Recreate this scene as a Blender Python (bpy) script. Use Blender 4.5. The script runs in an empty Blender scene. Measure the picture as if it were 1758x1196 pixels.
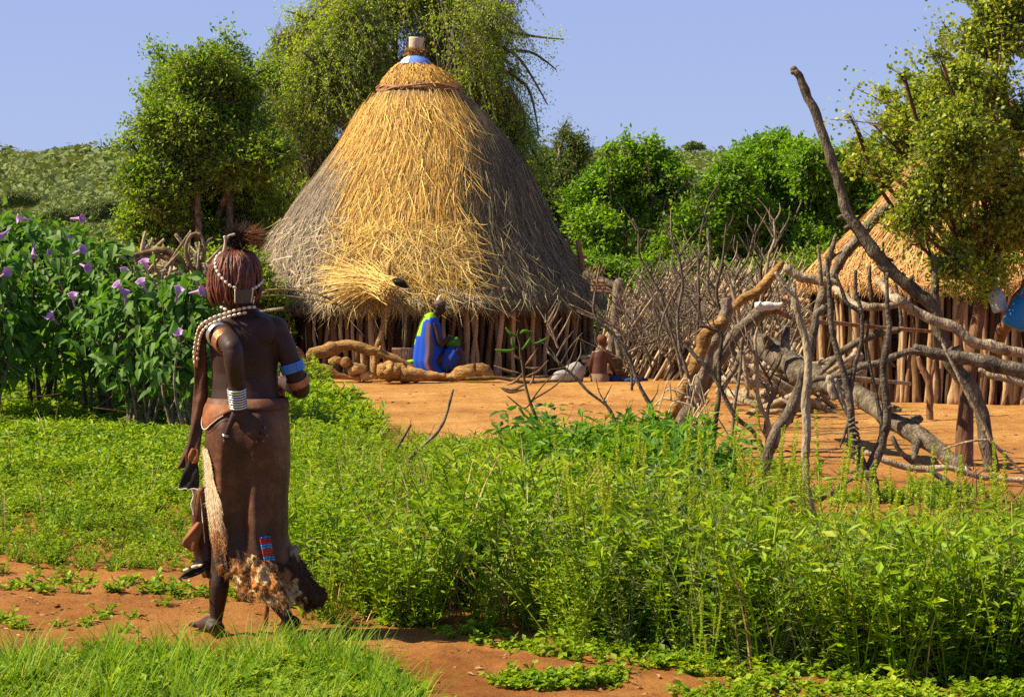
import bpy, math
import numpy as np
from math import radians, sin, cos, pi, atan, tan
rng = np.random.default_rng(11)
scene = bpy.context.scene
COL = scene.collection
# ---------------------------------------------------------------- camera, sky, sun, exposure
F, CX, CY, HZ, CAMZ = 3516.0, 879.0, 598.0, 445.0, 1.61      # focal length and centre in photo pixels, horizon line, eye height
PIT = atan((CY - HZ) / F)
cam_d = bpy.data.cameras.new("camera"); cam = bpy.data.objects.new("camera", cam_d); COL.objects.link(cam)
cam_d.sensor_width = 36.0; cam_d.lens = 36.0 * F / 1758.0; cam_d.clip_start = 0.1; cam_d.clip_end = 5000
cam.location = (0, 0, CAMZ); cam.rotation_euler = (pi / 2 - PIT, 0, 0)
scene.camera = cam
SUN_EL, SUN_B = radians(46), radians(-5)          # height, and how far beyond "due left" the sun stands
sdir = np.array([-cos(SUN_EL) * cos(SUN_B), cos(SUN_EL) * sin(SUN_B), sin(SUN_EL)])   # towards the sun
w = bpy.data.worlds.new("World"); scene.world = w; w.use_nodes = True
nt = w.node_tree; nt.nodes.clear()
out = nt.nodes.new("ShaderNodeOutputWorld"); bg = nt.nodes.new("ShaderNodeBackground")
sky = nt.nodes.new("ShaderNodeTexSky"); sky.sky_type = 'NISHITA'; sky.sun_disc = False
sky.sun_elevation = SUN_EL; sky.sun_rotation = math.atan2(sdir[0], sdir[1]); sky.air_density = 1.0; sky.dust_density = 0.6; sky.ozone_density = 2.2
tcw = nt.nodes.new("ShaderNodeTexCoord"); spw = nt.nodes.new("ShaderNodeSeparateXYZ")
rpw = nt.nodes.new("ShaderNodeValToRGB")
e_ = rpw.color_ramp.elements; e_.new(0.5)
for k_, (p_, c_) in enumerate([(0.0, (3.1, 4.1, 7.3)), (0.16, (3.0, 3.6, 6.9)), (0.8, (.9, 1.6, 3.6))]): e_[k_].position = p_; e_[k_].color = (*c_, 1)
mxw = nt.nodes.new("ShaderNodeMix"); mxw.data_type = 'RGBA'; mxw.inputs[0].default_value = 0.75
nt.links.new(tcw.outputs['Generated'], spw.inputs[0]); nt.links.new(spw.outputs['Z'], rpw.inputs[0])
nt.links.new(sky.outputs[0], mxw.inputs[6]); nt.links.new(rpw.outputs[0], mxw.inputs[7])
bg.inputs[1].default_value = 0.060
nt.links.new(mxw.outputs[2], bg.inputs[0]); nt.links.new(bg.outputs[0], out.inputs[0])
sl = bpy.data.lights.new("sun", 'SUN'); sl.energy = 5.0; sl.angle = radians(0.5); sl.color = (1.0, 0.86, 0.62)
so = bpy.data.objects.new("sun", sl); COL.objects.link(so)
from mathutils import Vector
so.rotation_euler = Vector(sdir).to_track_quat('Z', 'Y').to_euler(); so.location = (-20, 10, 30)
scene.view_settings.view_transform = 'Standard'; scene.view_settings.look = 'None'
scene.view_settings.exposure = 1.05; scene.view_settings.gamma = 1
scene.cycles.max_bounces = 6; scene.cycles.diffuse_bounces = 3; scene.cycles.glossy_bounces = 2; scene.cycles.transmission_bounces = 3
scene.cycles.transparent_max_bounces = 4; scene.cycles.use_denoising = False; scene.cycles.sample_clamp_indirect = 4

# ---------------------------------------------------------------- measuring helpers
def W(px, py, Y):                       # the point seen at a photo pixel, Y metres in front of the eye
    u = (px - CX) / F; v = (CY - py) / F
    t = Y / (cos(PIT) + v * sin(PIT))
    return np.array([u * t, Y, CAMZ + t * (-sin(PIT) + v * cos(PIT))])
def G(px, py):                          # the point of the flat ground seen at a photo pixel
    u = (px - CX) / F; v = (CY - py) / F
    t = -CAMZ / (-sin(PIT) + v * cos(PIT))
    return np.array([u * t, t * (cos(PIT) + v * sin(PIT)), 0.0])
def PX(P):                              # photo pixel of points, used to find which patch of ground they lie in
    P = np.asarray(P, float); dz = P[..., 2] - CAMZ
    f = P[..., 1] * cos(PIT) - dz * sin(PIT); u = P[..., 1] * sin(PIT) + dz * cos(PIT)
    return CX + F * P[..., 0] / f, CY - F * u / f
_sw = np.random.default_rng(5)
_K = _sw.normal(size=(9, 3)); _K /= np.linalg.norm(_K, axis=1)[:, None]; _PH = _sw.uniform(0, 6.28, 9)
def wob(P, f):                          # smooth pseudo-noise, about -1..1
    P = np.asarray(P, float)
    return (np.sin(P @ _K[:3].T * f + _PH[:3]).sum(-1) + 0.7 * np.sin(P @ _K[3:6].T * f * 2.1 + _PH[3:6]).sum(-1)
            + 0.5 * np.sin(P @ _K[6:].T * f * 4.3 + _PH[6:]).sum(-1)) / 4.2
def gh(x, y):                           # ground height
    x = np.asarray(x, float); y = np.asarray(y, float)
    P = np.stack([x, y, 0 * x], -1)
    return 0.02 * wob(P, 1.3) * np.clip((40 - y) / 10, 0, 1)
def crom(P, n):                         # smooth curve through rows of P
    P = np.asarray(P, float)
    if len(P) < 3: 
        t = np.linspace(0, 1, n + 1)[:, None]; return P[0] * (1 - t) + P[-1] * t
    Q = np.vstack([2 * P[0] - P[1], P, 2 * P[-1] - P[-2]]); o = []
    for i in range(len(P) - 1):
        a, b, c, d = Q[i:i + 4]
        for k in range(n):
            t = k / n
            o.append(0.5 * (2 * b + (c - a) * t + (2 * a - 5 * b + 4 * c - d) * t * t + (3 * b - a - 3 * c + d) * t ** 3))
    o.append(P[-1]); return np.array(o)
class MB:
    def __init__(s): s.V = []; s.Q = []; s.T = []; s.C = []; s.n = 0; s.hasc = False
    def add(s, V, Fc, col=None):
        V = np.asarray(V, float).reshape(-1, 3); Fc = np.asarray(Fc, int)
        if len(Fc): (s.Q if Fc.shape[1] == 4 else s.T).append(Fc + s.n)
        s.V.append(V)
        if col is not None: s.hasc = True
        c = np.ones((len(V), 4)); c[:, :3] = (1, 1, 1) if col is None else col
        s.C.append(c); s.n += len(V); return s
    def add2(s, V, Q, T, col=None):
        n0 = s.n; s.add(V, Q, col)
        if len(T): s.T.append(np.asarray(T, int) + n0)
        return s
    def merge(s, o):
        for q in o.Q: s.Q.append(q + s.n)
        for t in o.T: s.T.append(t + s.n)
        s.V += o.V; s.C += o.C; s.n += o.n; s.hasc |= o.hasc; return s
    def arrays(s):
        return (np.vstack(s.V), np.vstack(s.Q) if s.Q else np.zeros((0, 4), int), np.vstack(s.T) if s.T else np.zeros((0, 3), int))
    def mesh(s, name, mat, origin=(0, 0, 0), smooth=True):
        V, Q, T = s.arrays(); me = bpy.data.meshes.new(name)
        V = V - np.asarray(origin, float)
        me.vertices.add(len(V)); me.vertices.foreach_set("co", V.astype(np.float32).ravel())
        li = np.concatenate([Q.ravel(), T.ravel()]).astype(np.int32)
        me.loops.add(len(li)); me.loops.foreach_set("vertex_index", li)
        ls = np.concatenate([np.arange(len(Q)) * 4, len(Q) * 4 + np.arange(len(T)) * 3]).astype(np.int32)
        me.polygons.add(len(ls)); me.polygons.foreach_set("loop_start", ls)
        me.polygons.foreach_set("use_smooth", np.full(len(ls), smooth, dtype=bool))
        if s.hasc:
            a = me.color_attributes.new("tint", 'FLOAT_COLOR', 'POINT'); a.data.foreach_set("color", np.vstack(s.C).astype(np.float32).ravel())
        me.update(calc_edges=True); me.materials.append(mat); return me
ORG = {}
def empty(name, loc, label, cat, group=None):
    o = bpy.data.objects.new(name, None); COL.objects.link(o); o.location = tuple(map(float, loc)); o.empty_display_size = 0.1
    o["label"] = label; o["category"] = cat
    if group: o["group"] = group
    ORG[o.name] = np.asarray(loc, float); return o
def part(name, mb, mat, parent, smooth=True, label=None):
    me = mb.mesh(name, mat, ORG[parent.name], smooth)
    o = bpy.data.objects.new(name, me); COL.objects.link(o); o.parent = parent; ORG[o.name] = ORG[parent.name]
    if label: o["label"] = label
    return o
def solo(name, mb, mat, loc, label=None, cat=None, group=None, kind=None, smooth=True):
    me = mb.mesh(name, mat, loc, smooth); o = bpy.data.objects.new(name, me); COL.objects.link(o)
    o.location = tuple(map(float, loc)); ORG[o.name] = np.asarray(loc, float)
    if label: o["label"] = label
    if cat: o["category"] = cat
    if group: o["group"] = group
    if kind: o["kind"] = kind
    return o
def kids(o): return [c for c in COL.objects if c.parent == o]
def copy_tree(root, kidlist, loc, rz=0.0, sc=1.0, label=None, group=None):
    r = root.copy(); COL.objects.link(r); r.location = tuple(map(float, loc)); r.rotation_euler = (0, 0, rz); r.scale = (sc,) * 3
    if label: r["label"] = label
    if group: r["group"] = group
    for c in kidlist:
        d = c.copy(); COL.objects.link(d); d.parent = r
    return r
# ---------------------------------------------------------------- shapes
def tube(P, R, sides=8, rough=0.0, seg=4, caps=True, col=None, mb=None, fr=18.0, flat=1.0):
    P = np.asarray(P, float); R = np.atleast_1d(np.asarray(R, float)); R = np.interp(np.linspace(0, 1, len(P)), np.linspace(0, 1, len(R)), R) if len(R) != len(P) else R
    X = crom(np.column_stack([P, R]), seg); P = X[:, :3]; R = np.maximum(X[:, 3], 1e-4)
    T = np.gradient(P, axis=0); T /= np.linalg.norm(T, axis=1)[:, None] + 1e-9
    N = np.zeros_like(T); a = np.array([0, 0, 1.0]) if abs(T[0, 2]) < 0.8 else np.array([1.0, 0, 0])
    n = a - T[0] * (a @ T[0])
    for i in range(len(P)):
        n = n - T[i] * (n @ T[i]); n /= np.linalg.norm(n) + 1e-9; N[i] = n
    B = np.cross(T, N); A = np.arange(sides) * 2 * pi / sides
    d = N[:, None, :] * np.cos(A)[None, :, None] + B[:, None, :] * np.sin(A)[None, :, None] * flat
    V = P[:, None, :] + d * R[:, None, None]
    if rough:
        h = wob(V, fr) * 0.6 + wob(V * [2.3, 2.3, 1], fr * 1.7) * 0.4
        V = P[:, None, :] + d * (R[:, None] * (1 + rough * h))[:, :, None]
    m = len(P); i = np.arange(m - 1)[:, None] * sides; j = np.arange(sides)[None, :]; j2 = (j + 1) % sides
    Q = np.stack([i + j, i + j2, i + sides + j2, i + sides + j], -1).reshape(-1, 4)
    V = V.reshape(-1, 3); T3 = []
    if caps:
        V = np.vstack([V, P[0] - T[0] * R[0] * 0.25, P[-1] + T[-1] * R[-1] * 0.25]); k = m * sides
        for q in range(sides):
            T3.append((k, (q + 1) % sides, q)); T3.append((k + 1, (m - 1) * sides + q, (m - 1) * sides + (q + 1) % sides))
    mb = mb or MB(); return mb.add2(V, Q, np.array(T3, int).reshape(-1, 3), col)
def ell(c, r, nu=10, nv=7, mb=None, col=None, rough=0.0, fr=20, R=None):
    u = np.arange(nu) * 2 * pi / nu; v = np.linspace(0, pi, nv + 1)[1:-1]
    d = np.stack([np.sin(v)[:, None] * np.cos(u), np.sin(v)[:, None] * np.sin(u), np.cos(v)[:, None] + 0 * u], -1).reshape(-1, 3)
    d = np.vstack([d, [0, 0, 1], [0, 0, -1]])
    V = d * np.asarray(r, float)
    if R is not None: V = V @ np.asarray(R).T
    V = V + np.asarray(c, float)
    if rough: V = np.asarray(c, float) + (V - np.asarray(c, float)) * (1 + rough * wob(V, fr))[:, None]
    m = nv - 1; i = np.arange(m - 1)[:, None] * nu; j = np.arange(nu)[None, :]; j2 = (j + 1) % nu
    Q = np.stack([i + j, i + nu + j, i + nu + j2, i + j2], -1).reshape(-1, 4)
    T3 = [(m * nu, q, (q + 1) % nu) for q in range(nu)] + [(m * nu + 1, (m - 1) * nu + (q + 1) % nu, (m - 1) * nu + q) for q in range(nu)]
    mb = mb or MB(); return mb.add2(V, Q, np.array(T3), col)
def box(lo, hi, mb=None, col=None, jit=0.0):
    lo = np.asarray(lo, float); hi = np.asarray(hi, float)
    V = np.array([[x, y, z] for x in (0, 1) for y in (0, 1) for z in (0, 1)], float) * (hi - lo) + lo
    if jit: V += rng.normal(size=V.shape) * jit
    Fq = np.array([(0, 1, 3, 2), (4, 6, 7, 5), (0, 4, 5, 1), (2, 3, 7, 6), (0, 2, 6, 4), (1, 5, 7, 3)])
    return (mb or MB()).add(V, Fq, col)
def loft(rings, mb=None, caps=True, col=None):           # rings: (m, k, 3), closed
    rings = np.asarray(rings, float); m, k, _ = rings.shape
    i = np.arange(m - 1)[:, None] * k; j = np.arange(k)[None, :]; j2 = (j + 1) % k
    Q = np.stack([i + j, i + j2, i + k + j2, i + k + j], -1).reshape(-1, 4); V = rings.reshape(-1, 3); T3 = []
    if caps:
        V = np.vstack([V, rings[0].mean(0), rings[-1].mean(0)])
        for q in range(k): T3.append((m * k, (q + 1) % k, q)); T3.append((m * k + 1, (m - 1) * k + q, (m - 1) * k + (q + 1) % k))
    return (mb or MB()).add2(V, Q, np.array(T3, int).reshape(-1, 3), col)
def grid(Pt, mb=None, col=None):                          # Pt (m,k,3) open sheet
    Pt = np.asarray(Pt, float); m, k, _ = Pt.shape
    i = np.arange(m - 1)[:, None] * k; j = np.arange(k - 1)[None, :]
    Q = np.stack([i + j, i + j + 1, i + k + j + 1, i + k + j], -1).reshape(-1, 4)
    return (mb or MB()).add(Pt.reshape(-1, 3), Q, col)
def unit(v): v = np.asarray(v, float); return v / (np.linalg.norm(v, axis=-1, keepdims=True) + 1e-9)
def stampleaf(tV, tF, pos, d, nrm, L, Wd, mb=None, col=None):
    """template verts (u along, v across, w up) placed at pos; L and Wd scale it"""
    d = unit(d); s = unit(np.cross(d, nrm)); n = np.cross(s, d); L = np.broadcast_to(L, (len(pos),)); Wd = np.broadcast_to(Wd, (len(pos),))
    V = (pos[:, None, :] + d[:, None, :] * (tV[None, :, 0] * L[:, None])[..., None] + s[:, None, :] * (tV[None, :, 1] * Wd[:, None])[..., None]
         + n[:, None, :] * (tV[None, :, 2] * L[:, None])[..., None])
    k = len(tV); Fc = (tF[None] + (np.arange(len(pos)) * k)[:, None, None]).reshape(-1, tF.shape[1])
    c = None if col is None else np.repeat(col, k, axis=0)
    return (mb or MB()).add(V.reshape(-1, 3), Fc, c)
LF4 = (np.array([[0, 0, 0], [.45, -.5, .06], [1, 0, -.04], [.45, .5, .06]]), np.array([[0, 1, 2, 3]]))
LF6 = (np.array([[0, 0, 0], [.3, -.5, .07], [.7, -.34, .03], [1, 0, -.12], [.7, .34, .03], [.3, .5, .07], [.35, 0, 0], [.72, 0, -.03]]),
       np.array([[0, 1, 6, 6], [0, 6, 5, 5], [1, 2, 7, 6], [6, 7, 4, 5], [2, 3, 7, 7], [7, 3, 4, 4]]))
_o = [(0, 0), (.06, .24), (.2, .46), (.38, .5), (.58, .4), (.8, .2), (1, 0)]     # smooth oval leaf folded along its midrib
LO = (np.array([[u, -w_, .12 * w_ * 2 - .35 * u * u] for u, w_ in _o] + [[u, w_, .12 * w_ * 2 - .35 * u * u] for u, w_ in _o[1:6]] + [[u, 0, -.35 * u * u] for u, w_ in _o[1:6]]),
      np.array([[0, 1, 12], [0, 12, 7], [5, 6, 16], [16, 6, 11]] + [t_ for k in range(4) for t_ in ([1 + k, 2 + k, 13 + k], [1 + k, 13 + k, 12 + k], [12 + k, 13 + k, 8 + k], [12 + k, 8 + k, 7 + k])]))
LFT = np.array([[0, 1, 6], [0, 6, 5], [1, 2, 7], [1, 7, 6], [6, 7, 4], [6, 4, 5], [2, 3, 7], [7, 3, 4]])
def ribbons(P0, D, L, Wd, bend, nrm, n=3, mb=None, col=None, taper=True):
    """curved thin blades: start, direction, length, width, bend vector (added times t^2), face normal"""
    N = len(P0); t = np.linspace(0, 1, n + 1); L = np.broadcast_to(L, (N,)); Wd = np.broadcast_to(Wd, (N,))
    D = unit(D); s = unit(np.cross(D, nrm))
    C = P0[:, None, :] + D[:, None, :] * (L[:, None] * t)[..., None] + bend[:, None, :] * (t ** 2)[None, :, None]
    wd = Wd[:, None] * 0.5 * ((1 - t ** 2 * 0.9) if taper else np.ones_like(t))[None, :]
    V = np.stack([C - s[:, None, :] * wd[..., None], C + s[:, None, :] * wd[..., None]], 2)   # N, n+1, 2, 3
    k = 2 * (n + 1); i = np.arange(n) * 2
    f = np.stack([i, i + 1, i + 3, i + 2], -1); Fc = (f[None] + (np.arange(N) * k)[:, None, None]).reshape(-1, 4)
    c = None if col is None else np.repeat(col, k, axis=0)
    return (mb or MB()).add(V.reshape(-1, 3), Fc, c)
def prisms(A, B, ra, rb, mb=None):                       # straight three-sided twigs
    N = len(A); T = unit(B - A); a = np.where(np.abs(T[:, 2:3]) < .8, [[0, 0, 1.]], [[1., 0, 0]]); n = unit(np.cross(T, a)); b = np.cross(T, n)
    V = []
    for E, r in ((A, ra), (B, rb)):
        r = np.broadcast_to(r, (N,))[:, None]
        for q in range(3): V.append(E + (n * cos(q * 2.094) + b * sin(q * 2.094)) * r)
    V = np.stack(V, 1); f = np.array([(0, 1, 4, 3), (1, 2, 5, 4), (2, 0, 3, 5)])
    return (mb or MB()).add(V.reshape(-1, 3), (f[None] + (np.arange(N) * 6)[:, None, None]).reshape(-1, 4))
def stamp(tmpl, pos, yaw, sc, mb):                       # stamp a template MB many times
    V, Q, T = tmpl; n = len(pos); c, s = np.cos(yaw), np.sin(yaw)
    X = np.stack([V[None, :, 0] * c[:, None] - V[None, :, 1] * s[:, None], V[None, :, 0] * s[:, None] + V[None, :, 1] * c[:, None], np.repeat(V[None, :, 2], n, 0)], -1)
    X = X * sc[:, None, None] + pos[:, None, :]; o = (np.arange(n) * len(V))[:, None, None]
    Qs = (Q[None] + o).reshape(-1, 4); Ts = (T[None] + o).reshape(-1, 3)
    return mb.add2(X.reshape(-1, 3), Qs, Ts)
def inpoly(x, y, poly):
    p = np.asarray(poly, float); r = np.zeros(np.shape(x), bool); j = len(p) - 1
    for i in range(len(p)):
        c = ((p[i, 1] > y) != (p[j, 1] > y)) & (x < (p[j, 0] - p[i, 0]) * (y - p[i, 1]) / (p[j, 1] - p[i, 1] + 1e-12) + p[i, 0])
        r ^= c; j = i
    return r
# ---------------------------------------------------------------- materials
def newmat(name):
    m = bpy.data.materials.new(name); m.use_nodes = True; t = m.node_tree; t.nodes.clear()
    o = t.nodes.new("ShaderNodeOutputMaterial"); b = t.nodes.new("ShaderNodeBsdfPrincipled"); t.links.new(b.outputs[0], o.inputs[0])
    return m, t, b, o
def ramp(t, stops):
    r = t.nodes.new("ShaderNodeValToRGB"); e = r.color_ramp.elements
    while len(e) < len(stops): e.new(0.5)
    for k, (p, c) in enumerate(stops): e[k].position = p; e[k].color = (*c, 1)
    return r
def mat(name, cols, scale=6.0, stretch=(1, 1, 1), rough=0.85, bump=0.3, bscale=None, spec=0.2, island=0.0, objr=0.0, detail=6, attr=False, bdist=0.02, sheen=0, crack=0):
    m, t, b, o = newmat(name); L = t.links
    tc = t.nodes.new("ShaderNodeTexCoord"); mp = t.nodes.new("ShaderNodeMapping"); mp.inputs['Scale'].default_value = stretch
    L.new(tc.outputs['Object'], mp.inputs[0])
    n = t.nodes.new("ShaderNodeTexNoise"); n.inputs['Scale'].default_value = scale; n.inputs['Detail'].default_value = detail; n.inputs['Roughness'].default_value = 0.65
    L.new(mp.outputs[0], n.inputs['Vector'])
    fac = n.outputs['Fac']
    if island or objr:
        ma = t.nodes.new("ShaderNodeMath"); ma.operation = 'MULTIPLY_ADD'
        if island: s = t.nodes.new("ShaderNodeNewGeometry").outputs['Random Per Island']
        else: s = t.nodes.new("ShaderNodeObjectInfo").outputs['Random']
        L.new(s, ma.inputs[0]); ma.inputs[1].default_value = island or objr
        m2 = t.nodes.new("ShaderNodeMath"); m2.operation = 'ADD'; L.new(fac, m2.inputs[0]); m2.inputs[1].default_value = -0.5 * (island or objr)
        L.new(m2.outputs[0], ma.inputs[2]); fac = ma.outputs[0]
    st = [(0.28 + 0.44 * k / max(1, len(cols) - 1), c) for k, c in enumerate(cols)]
    r = ramp(t, st); L.new(fac, r.inputs[0]); c = r.outputs[0]
    if attr:
        at = t.nodes.new("ShaderNodeAttribute"); at.attribute_name = "tint"; mx = t.nodes.new("ShaderNodeMix"); mx.data_type = 'RGBA'; mx.blend_type = 'MULTIPLY'; mx.inputs[0].default_value = 1
        L.new(c, mx.inputs[6]); L.new(at.outputs['Color'], mx.inputs[7]); c = mx.outputs[2]
    if crack:                            # split bark: dark cracks that are also grooves
        vo = t.nodes.new("ShaderNodeTexVoronoi"); vo.feature = 'DISTANCE_TO_EDGE'; vo.inputs['Scale'].default_value = crack; n3 = t.nodes.new("ShaderNodeTexNoise"); n3.inputs['Scale'].default_value = crack * .6
        mv = t.nodes.new("ShaderNodeMix"); mv.data_type = 'VECTOR'; mv.inputs[0].default_value = .12; L.new(mp.outputs[0], mv.inputs[4]); L.new(n3.outputs['Color'], mv.inputs[5]); L.new(mv.outputs[1], vo.inputs['Vector'])
        cr = ramp(t, [(0, (.35, .33, .3)), (.16, (1, 1, 1))]); L.new(vo.outputs['Distance'], cr.inputs[0]); mx2 = t.nodes.new("ShaderNodeMix"); mx2.data_type = 'RGBA'; mx2.blend_type = 'MULTIPLY'; mx2.inputs[0].default_value = .8
        L.new(c, mx2.inputs[6]); L.new(cr.outputs[0], mx2.inputs[7]); c = mx2.outputs[2]
    L.new(c, b.inputs['Base Color']); b.inputs['Roughness'].default_value = rough; b.inputs['Specular IOR Level'].default_value = spec
    if sheen: b.inputs['Sheen Weight'].default_value = sheen
    if bump:
        n2 = t.nodes.new("ShaderNodeTexNoise"); n2.inputs['Scale'].default_value = bscale or scale * 4; n2.inputs['Detail'].default_value = 5
        L.new(mp.outputs[0], n2.inputs['Vector']); bu = t.nodes.new("ShaderNodeBump"); bu.inputs['Strength'].default_value = bump; bu.inputs['Distance'].default_value = bdist
        L.new(n2.outputs['Fac'], bu.inputs['Height']); L.new(bu.outputs[0], b.inputs['Normal'])
    return m
def leafmat(name, cols, trans=0.35, tcol=None, rough=0.5, spec=0.35, clump=0.5, cs=1.5):
    m, t, b, o = newmat(name); L = t.links
    g = t.nodes.new("ShaderNodeNewGeometry"); tc = t.nodes.new("ShaderNodeTexCoord"); n = t.nodes.new("ShaderNodeTexNoise"); n.inputs['Scale'].default_value = cs; n.inputs['Detail'].default_value = 2
    L.new(tc.outputs['Object'], n.inputs['Vector'])
    mx = t.nodes.new("ShaderNodeMix"); mx.inputs[0].default_value = clump; L.new(g.outputs['Random Per Island'], mx.inputs[2]); L.new(n.outputs['Fac'], mx.inputs[3])
    r = ramp(t, [(0.12 + 0.76 * k / max(1, len(cols) - 1), c) for k, c in enumerate(cols)]); L.new(mx.outputs[0], r.inputs[0]); L.new(r.outputs[0], b.inputs['Base Color'])
    b.inputs['Roughness'].default_value = rough; b.inputs['Specular IOR Level'].default_value = spec
    tr = t.nodes.new("ShaderNodeBsdfTranslucent"); hs = t.nodes.new("ShaderNodeMix"); hs.data_type = 'RGBA'; hs.blend_type = 'MULTIPLY'; hs.inputs[0].default_value = 1
    hs.inputs[7].default_value = (*(tcol or (1.5, 1.35, 0.5)), 1); L.new(r.outputs[0], hs.inputs[6]); L.new(hs.outputs[2], tr.inputs[0])
    ms = t.nodes.new("ShaderNodeMixShader"); ms.inputs[0].default_value = trans; L.new(b.outputs[0], ms.inputs[1]); L.new(tr.outputs[0], ms.inputs[2]); L.new(ms.outputs[0], o.inputs[0])
    return m
M = {}
M['weed'] = leafmat('weed_leaf', [(.065, .135, .006), (.155, .28, .008), (.27, .41, .013), (.47, .49, .04)], .42, spec=.25)
M['weed2'] = leafmat('lush_weed_leaf', [(.04, .11, .006), (.09, .22, .008), (.18, .35, .013)], .45)
M['spike'] = leafmat('seed_spike', [(.20, .33, .012), (.36, .43, .02), (.50, .48, .05)], .3)
M['grass'] = leafmat('grass_blade', [(.055, .135, .006), (.12, .26, .008), (.21, .36, .014), (.44, .45, .12)], .45, spec=.15, rough=.6, clump=.35)
M['drygrass'] = mat('dry_stalk', [(.20, .09, .04), (.38, .22, .09), (.52, .40, .2)], 20, bump=0, island=.5)
M['oak'] = leafmat('dark_tree_leaf', [(.035, .095, .007), (.10, .22, .01), (.24, .38, .018), (.42, .52, .04)], .45)
M['olive'] = leafmat('yellowish_tree_leaf', [(.08, .15, .006), (.22, .36, .010), (.38, .52, .015), (.58, .66, .05)], .5, clump=.6, cs=.5)
M['bright'] = leafmat('bright_tree_leaf', [(.045, .12, .005), (.15, .32, .008), (.31, .53, .014)], .5)
M['grey'] = leafmat('grey_green_leaf', [(.06, .12, .02), (.13, .21, .035), (.24, .33, .05)], .4)
M['small'] = leafmat('small_round_leaf', [(.06, .10, .010), (.16, .24, .015), (.33, .41, .03), (.58, .58, .10)], .4)
M['broad'] = leafmat('broad_leaf', [(.04, .11, .02), (.10, .21, .035), (.20, .32, .07)], .35, rough=.6, spec=.25, tcol=(1.3, 1.5, .4))
M['petal'] = leafmat('violet_petal', [(.42, .26, .56), (.56, .36, .66), (.52, .20, .38)], .3, tcol=(1.2, .9, 1.2))
M['bark'] = mat('grey_bark', [(.07, .055, .04), (.19, .155, .11), (.38, .32, .24)], 14, (1, 1, .5), bump=1, bscale=60, objr=.15, rough=.95, spec=.1, crack=26)
M['palewood'] = mat('pale_wood', [(.17, .12, .07), (.40, .31, .20), (.60, .50, .36)], 10, (1, 1, .35), bump=.9, bscale=60, rough=.9, spec=.15, crack=30)
M['barkdark'] = mat('dark_bark', [(.045, .036, .027), (.12, .095, .068), (.26, .21, .15)], 14, bump=1, bscale=55, rough=.95, spec=.1, objr=.3)
M['barkred'] = mat('reddish_bark', [(.11, .055, .03), (.24, .12, .06), (.36, .20, .11)], 9, (1, 1, .25), bump=.8, bscale=35, objr=.3)
M['pole'] = mat('weathered_pole', [(.08, .046, .024), (.235, .135, .068), (.44, .30, .165)], 5, (1, 1, .3), bump=.6, rough=.95, spec=.1, bscale=40, objr=.9)
M['stick'] = mat('dry_stick', [(.10, .06, .03), (.28, .19, .10), (.50, .37, .22)], 6, (1, 1, .4), bump=.4, bscale=50, objr=.9)
M['ochre'] = mat('ochre_wood', [(.16, .08, .03), (.42, .24, .085), (.64, .44, .20)], 9, (.22, 1, 1), bump=1, bscale=42, objr=.2, rough=.95, spec=.1, crack=20)
M['straw'] = mat('straw', [(.75, .75, .75), (1, 1, 1), (1.2, 1.2, 1.2)], 30, bump=0, island=.9, attr=True, rough=.6, spec=.3)
M['thatchbase'] = mat('packed_thatch', [(.10, .065, .035), (.19, .13, .07), (.28, .2, .11)], 8, (6, 6, .6), bump=.8, bscale=30)
M['skin'] = mat('dark_brown_skin', [(.020, .009, .006), (.036, .016, .010), (.062, .028, .016)], 8, rough=.58, spec=.32, bump=.15, bscale=90, bdist=.004)
M['leather'] = mat('brown_hide', [(.028, .010, .006), (.085, .030, .012), (.26, .11, .042)], 3.2, rough=.6, spec=.35, bump=.45, bscale=26, bdist=.012)
M['leatherred'] = mat('reddish_hide', [(.12, .040, .014), (.22, .075, .025), (.32, .12, .045)], 14, rough=.6, bump=.4, bscale=60, bdist=.006)
M['hair'] = mat('ochre_hair', [(.035, .010, .006), (.10, .026, .012), (.19, .055, .022)], 40, rough=.5, spec=.4, bump=.5, bscale=150, island=.5, bdist=.005)
M['metal'] = mat('aluminium_ring', [(.55, .53, .5), (.75, .73, .7)], 20, rough=.3, spec=.6, bump=.1); M['metal'].node_tree.nodes['Principled BSDF'].inputs['Metallic'].default_value = .85
M['copper'] = mat('copper_coil', [(.35, .13, .06), (.6, .26, .12)], 30, rough=.35, bump=.2); M['copper'].node_tree.nodes['Principled BSDF'].inputs['Metallic'].default_value = .6
M['shell'] = mat('cowrie_shell', [(.62, .52, .38), (.78, .70, .56)], 30, rough=.35, spec=.5, bump=0)
M['bead'] = mat('beads', [(.9, .9, .9), (1, 1, 1)], 30, rough=.35, spec=.5, bump=0, attr=True)
M['cord'] = mat('leather_cord', [(.12, .05, .025), (.2, .09, .04)], 30, bump=.2)
M['fur'] = mat('goat_fur', [(.8, .8, .8), (1, 1, 1), (1.15, 1.15, 1.15)], 25, rough=.8, bump=.2, attr=True)
M['feather'] = mat('dark_feather', [(.8, .8, .8), (1.1, 1.1, 1.1)], 25, rough=.7, bump=0, attr=True)
M['cloth'] = mat('woven_cloth', [(.85, .85, .85), (1.1, 1.1, 1.1)], 30, rough=.9, bump=.3, bscale=120, attr=True, bdist=.003)
M['black'] = mat('charred_black', [(.008, .008, .008), (.02, .018, .016)], 20, bump=.3)
M['plastic'] = mat('blue_plastic', [(.012, .15, .38), (.02, .22, .48)], 5, rough=.5, spec=.3, bump=0)
M['greyplastic'] = mat('faded_grey_plastic', [(.3, .34, .36), (.45, .5, .52)], 6, rough=.5, bump=.1)
M['enamel'] = mat('white_enamel', [(.62, .62, .66), (.80, .80, .80)], 4, rough=.3, spec=.5, bump=.05)
M['clay'] = mat('pale_clay', [(.42, .34, .24), (.62, .54, .42)], 6, rough=.8, bump=.3)
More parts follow.
